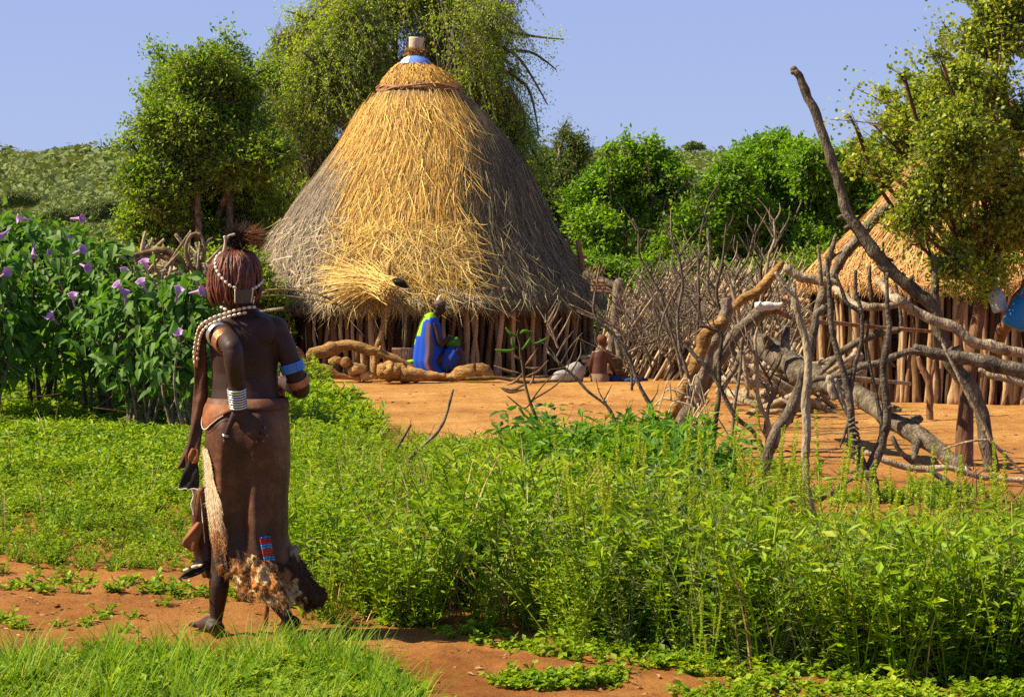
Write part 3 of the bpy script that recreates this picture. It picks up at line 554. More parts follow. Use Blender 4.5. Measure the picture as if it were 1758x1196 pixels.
for k in range(6):
    a = np.linspace(0, 2 * pi, 17) + k; tube(np.stack([bz[0] - .01 + (12.5 - k * .3) * s1 * np.sin(a), 30.1 - 12.5 * s1 * np.cos(a), bz[2] + (15 + k * 2.3) * s1 + .01 * np.sin(a * 3 + k)], -1), .013, 5, .2, 1, False, mb=mb)
n = 260; a = g.uniform(0, 6.28, n); A = np.stack([bz[0] + 12 * s1 * np.sin(a), 30.1 - 12 * s1 * np.cos(a), bz[2] + g.uniform(13, 28, n) * s1], -1); ribbons(A, np.stack([np.sin(a), -np.cos(a), g.normal(size=n)], -1), g.uniform(.03, .13, n), .008, g.normal(size=(n, 3)) * .02, g.normal(size=(n, 3)), 2, mb)
part('straw_binding', mb, M['ochre'], hut)
cup = lathe(W(713, 92, 30.1), [(.001, 0), (11 * s1, 0), (11.6 * s1, 3 * s1), (12.6 * s1, 24 * s1), (13 * s1, 27 * s1), (12 * s1, 27 * s1), (11 * s1, 4 * s1), (.001, 3 * s1)], tilt=(.07, -.06)); part('pot', cup, M['clay'], hut, label='pale cup turned up on the very tip')
# walls of upright poles: a few pole shapes, shared
def poleset(hh, n=9, r=.03):
    L_ = []
    for k in range(n):
        q = np.random.default_rng(k); z = np.linspace(0, hh * q.uniform(.93, 1.1), 5); w_ = q.normal(size=(5, 2)) * .016; w_[0] = 0
        rr_ = r * q.uniform(.7, 1.35); L_.append(tube(np.column_stack([w_, z]), [rr_ * 1.1, rr_, rr_ * .95, rr_ * .9, rr_ * .8], 7, .18, 3, fr=12).mesh('pole', M['pole']))
    return L_
def polewall(parent, c, R, hh, n, th0, r=.03, dark=False, two=False):
    ps = poleset(hh, r=r); q = np.random.default_rng(int(c[0] * 100) % 999); wall = bpy.data.objects.new('wall', bpy.data.meshes.new('wall')); 
    # dark inner wall and the far side as one mesh
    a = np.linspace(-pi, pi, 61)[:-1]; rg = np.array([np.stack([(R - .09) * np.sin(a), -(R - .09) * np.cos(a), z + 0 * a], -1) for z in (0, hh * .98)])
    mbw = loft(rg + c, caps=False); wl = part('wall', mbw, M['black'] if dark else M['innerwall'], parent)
    mbb = MB()
    for th in np.arange(th0, 2 * pi - th0, .052): 
        p = c + [(R + .02 * q.normal()) * sin(th), -(R + .02 * q.normal()) * cos(th), -.05]; tube([p, p + [q.normal() * .03, q.normal() * .03, hh]], r, 5, .1, 1, mb=mbb)
    b_ = part('back_poles', mbb, M['pole'], wl); b_['kind'] = 'stuff'
    for k, th in enumerate(np.linspace(-th0, th0, n)):
        th += q.normal() * .006; o = bpy.data.objects.new('pole', ps[q.integers(len(ps))]); COL.objects.link(o); o.parent = wl
        rr_ = R + q.uniform(-.035, .045); x, y = c[0] + rr_ * sin(th), c[1] - rr_ * cos(th)
        o.location = (float(x - ORG[wl.name][0]), float(y - ORG[wl.name][1]), -.03); o.rotation_euler = (q.normal() * .035, q.normal() * .045, q.uniform(0, 6.28)); s = q.uniform(.85, 1.3); o.scale = (s, s, q.uniform(.94, 1.05))
    return wl
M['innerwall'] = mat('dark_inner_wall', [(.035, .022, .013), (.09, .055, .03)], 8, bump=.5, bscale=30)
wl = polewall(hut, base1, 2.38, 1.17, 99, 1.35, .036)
# horizontal lashings and bent withies under the eaves
mb = MB()
for z, dr in ((1.0, .07), (.93, .08)):
    a = np.linspace(-1.4, 1.3, 30); r = 2.38 + dr; tube(np.stack([base1[0] + r * np.sin(a), base1[1] - r * np.cos(a), z + .03 * np.sin(a * 7 + z * 9)], -1), .014, 5, .2, 2, mb=mb)
part('lashing', mb, M['stick'], wl)
mb = MB()
for pts in ([(440, 500), (470, 497), (505, 498), (545, 505), (578, 520)], [(440, 509), (480, 507), (530, 513), (585, 524)], [(560, 512), (600, 502), (640, 507), (662, 510)], [(545, 506), (560, 502), (580, 498)]):
    tube([W(x, y, 27.5 - .0 * x) for x, y in pts], .012, 5, .15, 4, mb=mb)
part('bent_withies', mb, M['stick'], wl)
# forked prop under the eave: leans on the roof, a thing of its own
mb = MB(); Yp = 27.45
tube([GP(643, 651)] + [W(x, y, Yp) for x, y in ((647, 600), (655, 575), (662, 545), (666, 514), (666, 500))], [.05, .048, .05, .052, .062, .06], 9, .15, mb=mb)
tube([W(666, 508, Yp), W(655, 497, Yp), W(643, 490, Yp + .02)], [.055, .045, .03], 8, .15, mb=mb); tube([W(667, 506, Yp), W(666, 480, Yp), W(668, 450, Yp + .1)], [.05, .038, .03], 8, .15, mb=mb)
solo('forked_prop', mb, M['ochre'], GP(643, 651), 'forked yellow wooden prop standing under the big hut eave', 'post')
mb = MB(); tube([W(675, 478, 27.15), W(690, 487, 27.1), W(699, 492, 27.15)], [.03, .05, .02], 8, .3, mb=mb); ell(W(686, 486, 27.1), (.07, .05, .04), mb=mb, rough=.4)
solo('dark_rag', mb, M['black'], W(684, 486, 27.1), 'black rag hanging at the eave beside the forked prop', 'rag')
# small hut
M['none'] = None
H2 = Hut([(150, 6, 1697), (165, 22, 1697), (200, 52, 1695), (250, 95, 1693), (300, 140, 1693), (350, 185, 1694), (400, 232, 1696), (450, 285, 1697), (488, 322, 1697)], 24.6, 0)
base2 = np.array([(1700 - CX) / F * 24.6, 24.6, 0.]); hut2 = empty('thatched_hut', base2, 'smaller straw roofed hut at the right, half hidden by the yellow green tree', 'hut')
roof = part('roof', loft(cone(H2, -.03), caps=False), M['thatchbase'], hut2); mb = MB()
c2 = lambda th, u, g: vary(np.tile((.50, .27, .085), (len(u), 1)), g, .2)
thatch(H2, 20000, 0, .97, c2, mb=mb, seed=13, th0=1.9); thatch(H2, 7000, .8, 1., c2, (.2, .45), .012, mb, .5, seed=14, mess=.4, th0=1.9, lift=.07); part('straw', mb, M['straw'], roof, smooth=False)
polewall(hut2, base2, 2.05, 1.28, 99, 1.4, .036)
M['greyweed'] = leafmat('grey_green_weed', [(.09, .13, .03), (.18, .24, .06), (.30, .35, .10)], .35)
# ---------------------------------------------------------------- low plants (stuff nobody could count)
def weed_t(seed, h, nst, nl, ll, lw, spread=.5, tm=LF4, up=.3):
    g = np.random.default_rng(seed); mb = MB(); P, D, N_ = [], [], []
    for s in range(nst):
        a = g.uniform(0, 6.28); hh = h * g.uniform(.55, 1.1); e = np.array([cos(a), sin(a), 0]) * hh * spread * g.uniform(.2, 1); 
        b0 = np.array([cos(a), sin(a), 0]) * .015; m1 = b0 + e * .4 + [0, 0, hh * .5]; e = b0 + e + [0, 0, hh]
        prismsA = np.array([b0, m1]); prismsB = np.array([m1, e]); prisms(prismsA, prismsB, .0028, .0018, mb)
        for q in range(nl):
            t = g.uniform(.05, 1.02); p = (b0 * (1 - t) ** 2 + 2 * t * (1 - t) * m1 + t * t * e); az = g.uniform(0, 6.28)
            d = np.array([cos(az), sin(az), up + g.normal() * .35]); P.append(p); D.append(d); N_.append([g.normal() * .4, g.normal() * .4, 1])
    g1 = g.uniform(.6, 1.25, len(P)); stampleaf(*tm, np.array(P), np.array(D), np.array(N_), ll * g1, lw * g1, mb); return mb.arrays()
# grass in front
def tuft_t(seed, n, h, w_, fall=.5):
    g = np.random.default_rng(seed); a = g.uniform(0, 6.28, n); d = np.stack([np.cos(a), np.sin(a), 0 * a], -1)
    L_ = h * g.uniform(.45, 1.1, n); D = d * g.uniform(.1, .55, n)[:, None] + [0, 0, 1]
    return ribbons(d * g.uniform(0, .03, n)[:, None], D, L_, w_ * g.uniform(.6, 1.3, n), (d * g.uniform(.1, fall, n)[:, None] + [0, 0, -.22]) * L_[:, None], unit(-d + [0, 0, .3]), 4).arrays()
def spot(n, poly, seed, dens=None, edge=25, pad=0):           # ground spots whose photo position lies in poly
    g = np.random.default_rng(seed); p = np.array(poly, float); out_ = []
    lo, hi = p.min(0), p.max(0); y0, y1 = G(879, hi[1])[1], G(879, max(lo[1], 500))[1]; tot = 0
    while tot < n:
        Yv = np.sqrt(g.uniform(y0 ** 2, y1 ** 2, 8000)); u = g.uniform(lo[0], hi[0], 8000); x = (u - CX) / F * Yv
        q = np.stack([x, Yv, 0 * x], -1); a, b_ = PX(q); wv = wob(q, 2.6)
        k = inpoly(a + wv * edge, b_ + wob(q + 5, 3.1) * edge * .6, poly)
        if dens is not None: k &= g.uniform(size=len(x)) < dens(q)
        q = q[k]; out_.append(q); tot += len(q)
    q = np.vstack(out_)[:n]; q[:, 2] = gz(q[:, 0], q[:, 1]) - .005; return q
def scatter(name, lab, cat, mt, tms, spots, smin=.7, smax=1.3, seed=0, hmap=None):
    g = np.random.default_rng(seed); mb = MB(); k = g.integers(0, len(tms), len(spots))
    for i, tm in enumerate(tms):
        q = spots[k == i]
        if len(q): stamp(tm, q, g.uniform(0, 6.28, len(q)), g.uniform(smin, smax, len(q)) * (1 if hmap is None else hmap(q)), mb)
    return solo(name, mb, M[mt], (0, 0, 0), lab, cat, kind='stuff', smooth=False)
LAWN = [(-500, 985), (330, 985), (480, 1030), (560, 1070), (620, 1082), (640, 1000), (640, 900), (640, 740), (560, 700), (500, 690), (300, 672), (-700, 665)]
MID = [(480, 1040), (560, 1075), (800, 1085), (1000, 1095), (1150, 1130), (1300, 1148), (1500, 1165), (2100, 1190), (2300, 940), (1758, 905), (1560, 880), (1480, 900), (1340, 880), (1230, 850), (1150, 820), (1000, 800), (860, 775), (700, 745), (560, 700), (500, 700)]
GRASS = [(-600, 1150), (0, 1135), (110, 1128), (200, 1118), (330, 1138), (500, 1134), (590, 1128), (650, 1150), (740, 1215), (740, 1320), (-600, 1320)]
low = [weed_t(k, .13, 6, 9, .045, .017, .9) for k in range(6)] + [weed_t(20 + k, .10, 7, 8, .03, .02, 1.0) for k in range(3)]
mid = [weed_t(40 + k, .30, 6, 20, .045, .013, .55) for k in range(6)] + [weed_t(50 + k, .26, 6, 14, .04, .019, .6) for k in range(3)]
tall = [weed_t(60 + k, .52, 7, 26, .044, .0115, .35 + .11 * k) for k in range(7)]
lush = [weed_t(80 + k, .45, 6, 18, .075, .032, .5) for k in range(5)]
def hl(q): return np.clip((q[:, 1] - 7.5) / 7, .55, 1.8) * (1 + .35 * wob(q, 1.5))
scatter('ground_cover', 'low leafy green weeds carpeting the earth left of the walking woman', 'weeds', 'weed', low, spot(12000, LAWN, 1, edge=14), seed=1, hmap=hl)
def lim(q):      # the growth slopes down away from the path, so its tops stay below a line of sight
    a, b_ = PX(q); yt = np.interp(a, [480, 700, 850, 960, 1150, 1230, 1320, 1758], [700, 730, 745, 720, 740, 820, 885, 880]); h = CAMZ - (yt - 445) / F * q[:, 1]; return np.clip(h, .05, .6)
def hm(q):
    return np.minimum(lim(q) / .33, lim(q) / .33 * np.clip(1 + .5 * wob(q, 1.9) + .25 * wob(q, 5), .35, 1.5) * np.interp(PX(q)[0], [700, 960], [.65, 1.15]))
def hm_old(q):
    a, b_ = PX(q); return np.clip(.45 + .62 * np.clip((a - 620) / 500, 0, 1), .4, 1.1) * (1 + .3 * wob(q, 1.4)) * np.clip(.55 + np.abs(b_ - 1120) / 120, .5, 1.05) * np.where(b_ < 900, .85, 1)
scatter('ground_cover', 'knee high bright green weeds filling the middle and right of the clearing', 'weeds', 'weed', mid, spot(4700, MID, 2, edge=18, dens=lambda q: np.clip(.75 + .8 * wob(q, 2.7), .08, 1)), .6, 1.05, seed=2, hmap=hm)
FR = [(960, 1108), (1150, 1135), (1400, 1155), (2100, 1185), (2200, 960), (1758, 960), (1400, 960), (1100, 930), (960, 960)]
scatter('tall_weeds', 'tall dense weeds in front at the right', 'weeds', 'weed', tall, spot(1150, FR, 3, edge=14, dens=lambda q: np.clip(.6 + 1.0 * wob(q, 2.6), .04, 1)), seed=3, hmap=lambda q: lim(q) / .6 * np.clip(1 + .5 * wob(q, 2.3), .5, 1.12), smin=.6, smax=1.08)
scatter('tall_weeds', 'grey green narrow leaved weeds mixed into the tall growth in front', 'weeds', 'greyweed', tall, spot(420, FR, 43, edge=14, dens=lambda q: np.clip(.5 + .9 * wob(q + 9, 1.6), 0, 1)), seed=33, hmap=lambda q: lim(q) / .58, smin=.7, smax=1.05)
DK = [(1000, 965), (1160, 960), (1240, 900), (1180, 850), (1000, 850), (900, 880), (900, 950)]
scatter('lush_weeds', 'darker leafy bush of weeds below the leaning dead branches', 'weeds', 'weed2', lush, spot(560, DK, 4, edge=14), .8, 1.35, seed=4)
scatter('lush_weeds', 'broad leaved dark weeds at the front right corner', 'weeds', 'weed2', lush, spot(150, [(1560, 1165), (2000, 1185), (2000, 1110), (1660, 1110), (1560, 1130)], 5, edge=14), .35, .6, seed=5)
scatter('lush_weeds', 'leafy weeds around the foot of the violet flowered bushes', 'weeds', 'weed', lush, spot(900, [(-300, 705), (420, 745), (560, 735), (560, 668), (420, 655), (-300, 650)], 6, edge=8), .6, 1.1, seed=6)
creep = [weed_t(100 + k, .05, 6, 7, .03, .02, 1.6, up=.1) for k in range(4)]
sp = np.vstack([spot(260, [(520, 1065), (1100, 1105), (1500, 1150), (2000, 1175), (2000, 1215), (1500, 1195), (1100, 1150), (700, 1100)], 7, edge=30), spot(60, [(850, 1165), (1050, 1160), (1080, 1180), (860, 1190)], 8, edge=20), spot(110, [(1150, 1185), (1758, 1185), (1758, 1230), (1150, 1230)], 9), spot(70, [(-200, 995), (500, 1005), (500, 1035), (-200, 1015)], 10, edge=20), spot(16, [(0, 1040), (350, 1030), (350, 1090), (0, 1090)], 12)])
scatter('lush_weeds', 'darker green clumps of weeds dotted through the low ground cover', 'weeds', 'weed2', mid + low, np.vstack([spot(420, LAWN, 51, edge=14, dens=lambda q: np.clip(wob(q, 1.9) * 1.6 - .2, 0, 1)), spot(420, MID, 52, edge=14, dens=lambda q: np.clip(wob(q + 3, 2.1) * 1.6 - .2, 0, 1))]), .35, .8, seed=53)
scatter('wild_grass', 'wild grass blades growing through the weeds in the middle', 'grass', 'grass', [tuft_t(250 + k, 9, .2, .006, .7) for k in range(5)], np.vstack([spot(900, MID, 54), spot(500, LAWN, 55)]), .5, 1.1, seed=56)
scatter('creeping_plants', 'small creeping green plants along the edges of the dirt path', 'plants', 'weed', creep, sp, .5, 1.2, seed=7)
sp = spot(240, [(1290, 850), (1760, 880), (1760, 800), (1290, 790)], 11, edge=20, dens=lambda q: np.clip(wob(q, 1.8), 0, 1))
scatter('creeping_plants', 'scattered green sprouts on the bare yard under the fallen branches', 'plants', 'weed', creep + low[:3], sp, .5, 1.1, seed=8)
tf = [tuft_t(200 + k, 12, .25, .0052) for k in range(6)] + [tuft_t(210 + k, 12, .13, .005, .8) for k in range(5)]
scatter('grass', 'long fresh grass blades in the front left corner', 'grass', 'grass', tf, spot(1050, GRASS, 20, edge=22), .55, 1.15, seed=9, hmap=lambda q: 1 + .3 * wob(q, 3))
scatter('grass', 'taller grass blades rising between the viewer and the walking woman', 'grass', 'grass', tf[:6], spot(80, [(240, 1125), (420, 1112), (600, 1115), (660, 1140), (500, 1150), (250, 1150)], 24, edge=14), .45, 1.0, seed=19)
scatter('ground_cover', 'clover like ground plants among the grass in front', 'weeds', 'weed', creep, spot(1500, GRASS, 21, edge=18), .6, 1.3, seed=10)
g = np.random.default_rng(77); q = np.vstack([spot(1500, MID, 22), spot(500, [(560, 1060), (900, 1090), (960, 960), (900, 820), (640, 800), (560, 900)], 72), spot(260, LAWN, 23)]); 
scatter('dry_stalks', 'dry pinkish and straw coloured stalks standing among the weeds', 'stalks', 'drygrass', [tuft_t(230 + k, 3, .4, .004, .2) for k in range(4)], q, .5, 1.2, seed=11, hmap=lambda q: hm(q) * 1.05)
# spiky seed plants: things, copied
def spiky(seed):
    g = np.random.default_rng(seed); r = empty('amaranth_plant', (0, 0, 0), 'x', 'plant'); mbs = MB()
    P, D, N_ = [], [], []
    for s in range(g.integers(3, 6)):
        a = g.uniform(0, 6.28); hh = g.uniform(.38, .74); e = np.array([cos(a) * hh * .16, sin(a) * hh * .16, hh]); b0 = np.zeros(3); mm = e * [.7, .7, .5]
        sl_ = g.uniform(.16, .34); k0 = 1 - sl_ / hh; pts = lambda t: (b0 * (1 - t) ** 2 + 2 * t * (1 - t) * mm + t * t * e)
        tube([pts(0), pts(k0 * .5), pts(k0)], [.005, .004, .003], 5, 0, 2, mb=mbs)
        n = int(sl_ * 800); tt = k0 + (1 - k0) * g.uniform(0, 1, n); c = np.array([pts(t) for t in tt]); az = g.uniform(0, 6.28, n); wr = .0065 * (1 - .6 * (tt - k0) / (1 - k0))
        d = np.stack([np.cos(az), np.sin(az), .5 + 0 * az], -1)
        sm = stampleaf(*LF4, c, d, g.normal(size=(n, 3)) + [0, 0, .5], wr * 2.6 + .003, .006, MB()); part('seed_spike', sm, M['spike'], r, smooth=False)
        for q in range(16):
            t = g.uniform(.1, k0 + .1); az = g.uniform(0, 6.28); P.append(pts(t)); D.append([cos(az), sin(az), .3]); N_.append([g.normal() * .3, g.normal() * .3, 1])
    part('stem', mbs, M['weed'], r); k = g.uniform(.6, 1.2, len(P)); part('leaves', stampleaf(*LF4, np.array(P), np.array(D), np.array(N_), .06 * k, .02 * k), M['weed'], r, smooth=False); return r
protos = [(lambda r: (r, kids(r)))(spiky(300 + k)) for k in range(5)]
sps = [(965, 960), (990, 1000), (1040, 940), (1075, 1010), (1110, 960), (1130, 1040), (1160, 990), (1185, 1080), (1210, 1000), (1235, 960), (1265, 1040), (1290, 980), (1300, 1010), (1325, 990), (1345, 1040), (1360, 1000), (1375, 1030), (1420, 990), (1435, 1060), (1480, 1030), (1500, 1080), (1560, 1050), (1720, 1060), (1740, 1030), (1700, 1100), (1010, 1060), (905, 990), (850, 960), (800, 940), (720, 940), (690, 960), (1200, 1150), (1217, 1168), (1060, 1080), (1600, 1090), (1650, 1060), (880, 1030), (1240, 1100), (1020, 980), (1055, 1030), (1095, 1000), (1125, 930), (1150, 960), (1200, 940), (1250, 1010), (1275, 950), (1310, 1050), (1335, 950), (1390, 960), (1400, 1050), (1455, 980), (1520, 1000), (1540, 1100), (1590, 1010), (1630, 1100), (1680, 990), (1735, 980), (980, 1070), (1010, 1090), (1170, 1060), (1330, 1100), (1450, 1110)]
for k, (px, py) in enumerate(sps):
    p = GP(px, py); r, ks = protos[k % 5]; lab = 'upright weed with yellow green seed spikes standing in the tall growth at the right'; grp = 'spiky seed plants in the weeds'
    wh = ('at the left of the tall growth, below the leaning yellow log', 'between the leaning yellow log and the pale forked pole', 'in front of the pale forked pole', 'in front of the forked dead tree', 'in the right corner, below the tall crooked trunk')[int(np.searchsorted([1090, 1260, 1400, 1560], px))]
    lab, grp = 'seed spike weed ' + wh, 'spiky seed plants ' + wh
    s = (1.0 + .15 * sin(k * 2.3)) if px > 950 else .75
    if px <= 950: lab, grp = 'smaller yellowish seed spike plant in the lower weeds in the middle', 'small spiky plants in the middle'
    if py > 1145: lab, grp, s = 'lone seed spike sprouting at the path edge at the right', 'seed spikes at the path edge', .45
    if k < 5: r.location = tuple(p); r.rotation_euler = (0, 0, k); r.scale = (s,) * 3; r['label'] = lab; r['group'] = grp
    else: copy_tree(r, ks, p, k * 1.7, s, lab, grp)
# ---------------------------------------------------------------- violet flowered shrubs
def shrub(lab, px, Y, hpx, wpx, nl, fl, seed):
    nl = int(nl * 1.02); g = np.random.default_rng(seed); b0 = W(px, 600, Y); b0[2] = gz(b0[0], b0[1])[0]; top = W(px, hpx, Y)[2]; wr = wpx * Y / F
    r = empty('flowering_shrub', b0, lab, 'shrub', 'violet flowered shrubs'); ms = MB(); P = []; 
    for s in range(11):
        a = g.uniform(0, 6.28); e = b0 + [cos(a) * wr * g.uniform(.3, 1), sin(a) * wr * .8 * g.uniform(.2, 1), (top) * g.uniform(.7, 1)]; bb = b0 + [cos(a) * .12, sin(a) * .12, 0]
        mm = (bb + e) / 2 + g.normal(size=3) * .08 + (bb - e) * [.2, .2, 0]; tube([bb, mm, e], [.017, .013, .007], 6, .1, 5, mb=ms)
        for q in range(4):
            t = g.uniform(.35, .85); p = bb * (1 - t) ** 2 + 2 * t * (1 - t) * mm + t * t * e; f_ = p + unit(g.normal(size=3) + [0, 0, .6]) * g.uniform(.25, .5); tube([p, (p + f_) / 2 + [0, 0, -.03], f_], [.008, .006, .004], 5, 0, 3, mb=ms); P.append(f_)
        P.append(e)
    part('stems', ms, M['barkdark'], r)
    P = np.array(P); n = nl; cen = np.array([b0[0], b0[1], top * .62]); d = unit(g.normal(size=(n, 3))); R = np.array([wr * 1.05, wr * .8, top * .44]); rr = g.uniform(.35, 1, n) ** .5
    Q = cen + d * R * rr[:, None] * (1 + .15 * wob(cen + d * R, 3))[:, None]; near = P[g.integers(0, len(P), n // 2)] + g.normal(size=(n // 2, 3)) * .1; Q[:n // 2] = near
    kp = Q[:, 2] > top * (.16 + .32 * g.uniform(size=n)); Q, d = Q[kp], d[kp]; n = len(Q); D = d * [1, 1, .3] + g.normal(size=(n, 3)) * .5 + [0, 0, -.55]; sc = g.uniform(.5, 1.2, n)
    lv = stampleaf(*LO, Q, D, d + [0, 0, .9] + g.normal(size=(n, 3)) * .4, .15 * sc, .085 * sc); part('leaves', lv, M['broad'], r, smooth=False)
    for (fx, fy, dr) in fl:
        c = W(fx, fy, Y - .45 * wr - .25); D = unit(np.array([dr[0], -.5, dr[1]])); a = np.arange(12) * 2 * pi / 12; u = unit(np.cross(D, [0.1, 1, .2])); v = np.cross(D, u)
        pr = [(.001, -.10), (.009, -.09), (.013, -.03), (.022, .01), (.045, .035), (.058, .042), (.05, .038), (.02, .012), (.001, -.02)]; rg = np.array([[c + D * h * 1.05 + (u * cos(t_) + v * sin(t_)) * rd * .85 * (1 + (.16 * cos(5 * t_) if rd > .04 else 0)) for t_ in a] for rd, h in pr])
        part('flower', loft(rg, caps=False, col=None), M['petal'], r)
    return r
shrub('tallest violet flowered shrub at the left edge with blooms at its top', 70, 20.0, 385, 95, 1150, [(38, 376, (-1, .1)), (135, 375, (1, 0)), (57, 434, (0, -1)), (86, 438, (.3, .2)), (6, 402, (-.5, -.5)), (112, 412, (.5, .5))], 1)
shrub('violet flowered shrub second from the left, with big heart shaped leaves', 165, 19.3, 415, 80, 950, [(138, 430, (.8, .3)), (147, 458, (.5, -.2)), (126, 512, (0, .9)), (90, 546, (-.4, .5)), (213, 470, (.3, .6))], 2)
shrub('violet flowered shrub in front of the hidden person and brushwood fence', 240, 18.6, 470, 75, 800, [(215, 508, (.1, 1)), (264, 518, (0, .8)), (280, 577, (0, .4)), (205, 493, (-.5, .6)), (245, 488, (-.3, .7))], 3)
shrub('lower violet flowered shrub beside the walking woman with drooping leaves', 318, 18.2, 480, 55, 600, [(306, 502, (.4, 1)), (340, 500, (1, .2)), (306, 575, (0, .5)), (250, 455, (-.2, .9))], 4)
shrub('leafy shrub at the far left edge, mostly without blooms', -20, 19.0, 420, 70, 700, [(8, 470, (.6, .3))], 5)
# ---------------------------------------------------------------- dead wood
def wood(name, lab, cat, paths, mt, Y=None, group=None, rough=.12, sides=8, bark=None):
    """paths: list of (points (px,py[,Y]), radii in photo px at that depth)"""
    mb = MB(); first = None
    for pts, rad in paths:
        n = len(pts); rad = np.interp(np.linspace(0, 1, n), np.linspace(0, 1, len(np.atleast_1d(rad))), np.atleast_1d(rad)); P = []
        for q in pts: P.append(W(q[0], q[1], q[2] if len(q) > 2 else Y))
        yy = np.array([q[2] if len(q) > 2 else Y for q in pts]); rr_ = rad * yy / F; X = crom(np.column_stack([P, rr_]), 3); jg = np.random.default_rng(int(abs(P[0][0]) * 1e4) % 99991)
        X[1:-1, :3] += jg.normal(size=(len(X) - 2, 3)) * X[1:-1, 3:4] * .09; X[1:-1, 3] *= 1 + .06 * jg.normal(size=len(X) - 2); tube(X[:, :3], X[:, 3], sides, rough, 2, mb=mb, fr=22)
        for kn in range(len(X) // 9):     # knots and snapped spurs
            i = jg.integers(1, len(X) - 1); d = unit(jg.normal(size=3) * [1, .6, 1] + [0, 0, .4]); tube([X[i, :3], X[i, :3] + d * X[i, 3] * 1.3, X[i, :3] + d * X[i, 3] * jg.uniform(1.6, 3)], [X[i, 3] * .6, X[i, 3] * .4, X[i, 3] * .22], 6, .2, 1, mb=mb)
        first = P[0] if first is None else first
    return solo(name, mb, M[mt], first, lab, cat, group)
Y0 = G(1702, 812)[1]
wood('dead_tree_pole', 'tall crooked grey trunk leaning up into the sky at the right', 'dead tree', [([(1361, 116), (1372, 132), (1388, 168), (1408, 215), (1425, 268), (1441, 318), (1453, 362), (1475, 398), (1500, 430), (1530, 465), (1568, 497), (1598, 522), (1610, 555), (1620, 592), (1640, 632), (1668, 672), (1690, 735), (1703, 815)], [6, 7, 8, 8, 9, 9, 9.5, 11, 11, 10, 10, 11, 12, 13, 14, 14, 13, 15]),
     ([(1604, 440), (1606, 470), (1605, 505), (1612, 545)], [5.5, 7, 7.5, 9]), ([(1458, 378), (1446, 372), (1438, 374)], [6, 4, 3]), ([(1366, 122), (1358, 126)], [5, 4]), ([(1540, 478), (1552, 473), (1548, 468)], [5, 4, 2])], 'bark', Y0 + .05)
wood('fallen_log', 'pale smooth curved log running over the crossed poles to the right edge', 'log', [([(1508, 482, 15.8), (1535, 511), (1562, 528), (1596, 548), (1631, 559), (1650, 571), (1669, 586), (1700, 594), (1731, 601), (1790, 615)], [6, 8, 9, 9, 10, 9.5, 9, 9, 9, 9])], 'palewood', 15.2)
wood('fallen_log', 'pale bent branch with a cut left end beside the straw of the small hut', 'log', [([(1346, 459), (1360, 466), (1377, 476), (1408, 482), (1440, 487)], [6, 7.5, 8, 8, 7]), ([(1432, 495, 15.9), (1447, 505, 15.8), (1464, 521, 15.7), (1485, 526, 15.6), (1512, 527, 15.6), (1540, 524, 15.6)], [6, 7, 7, 7, 6.5, 5])], 'palewood', 16.0)
wood('fallen_log', 'thick dark cracked log lying level across to the right edge', 'log', [([(1569, 594), (1596, 605), (1638, 613), (1677, 619), (1715, 628), (1790, 642)], [5, 9, 12, 12, 12, 12]), ([(1600, 603), (1581, 603), (1554, 605), (1523, 617), (1500, 625), (1477, 630), (1446, 644), (1415, 648), (1390, 655)], [8, 6, 6, 6.5, 6, 6, 5, 5, 4])], 'bark', 14.6)
wood('fallen_log', 'thin pale log under the dark level log at the right edge', 'log', [([(1680, 634), (1700, 644), (1731, 651), (1790, 668)], [4, 6, 6.5, 7])], 'palewood', 15.4)
wood('fallen_tree', 'thick grey ringed trunk sloping from the stick heap down to the ground', 'tree trunk', [([(1283, 574, 18.2), (1315, 597, 17.9), (1346, 620, 17.6), (1381, 640, 17.2), (1430, 661, 16.8), (1465, 672, 16.6), (1492, 690, 16.4), (1515, 713, 16.1), (1554, 734, 15.9), (1592, 757, 15.7), (1627, 785, 15.5), (1662, 812, 15.3)], [17, 20, 21, 20, 18, 16, 16, 16, 16, 15, 13, 9]),
     ([(1560, 735, 15.9), (1572, 722, 15.9), (1580, 716, 15.9)], [12, 10, 7]), ([(1512, 705, 16.), (1530, 700, 15.9), (1545, 704, 15.8)], [9, 7, 4]), ([(1576, 755, 15.7), (1571, 775, 15.6), (1570, 788, 15.5)], [9, 6, 4])], 'bark', 16, rough=.2, sides=12)
wood('forked_pole', 'pale smooth upright pole with a fork at its top, nearest of the fence branches', 'post', [([(1331, 467), (1346, 490), (1362, 509), (1369, 536), (1377, 563), (1385, 594), (1387, 632), (1385, 671), (1383, 709), (1385, 748), (1383, 786), (1383, 825), (1388, 855), (1399, 897)], [3, 5, 6, 6, 6, 6.5, 7.5, 8, 8, 7.5, 7.5, 7, 7.5, 7.5]), ([(1362, 512), (1364, 500), (1362, 489)], [5, 3.5, 3])], 'palewood', 12.7)
wood('broken_branch', 'straight grey split branch beside the pale forked pole', 'branch', [([(1386, 627), (1392, 594), (1398, 563), (1402, 540), (1416, 526)], [7, 8, 7, 6, 6])], 'bark', 13.0)
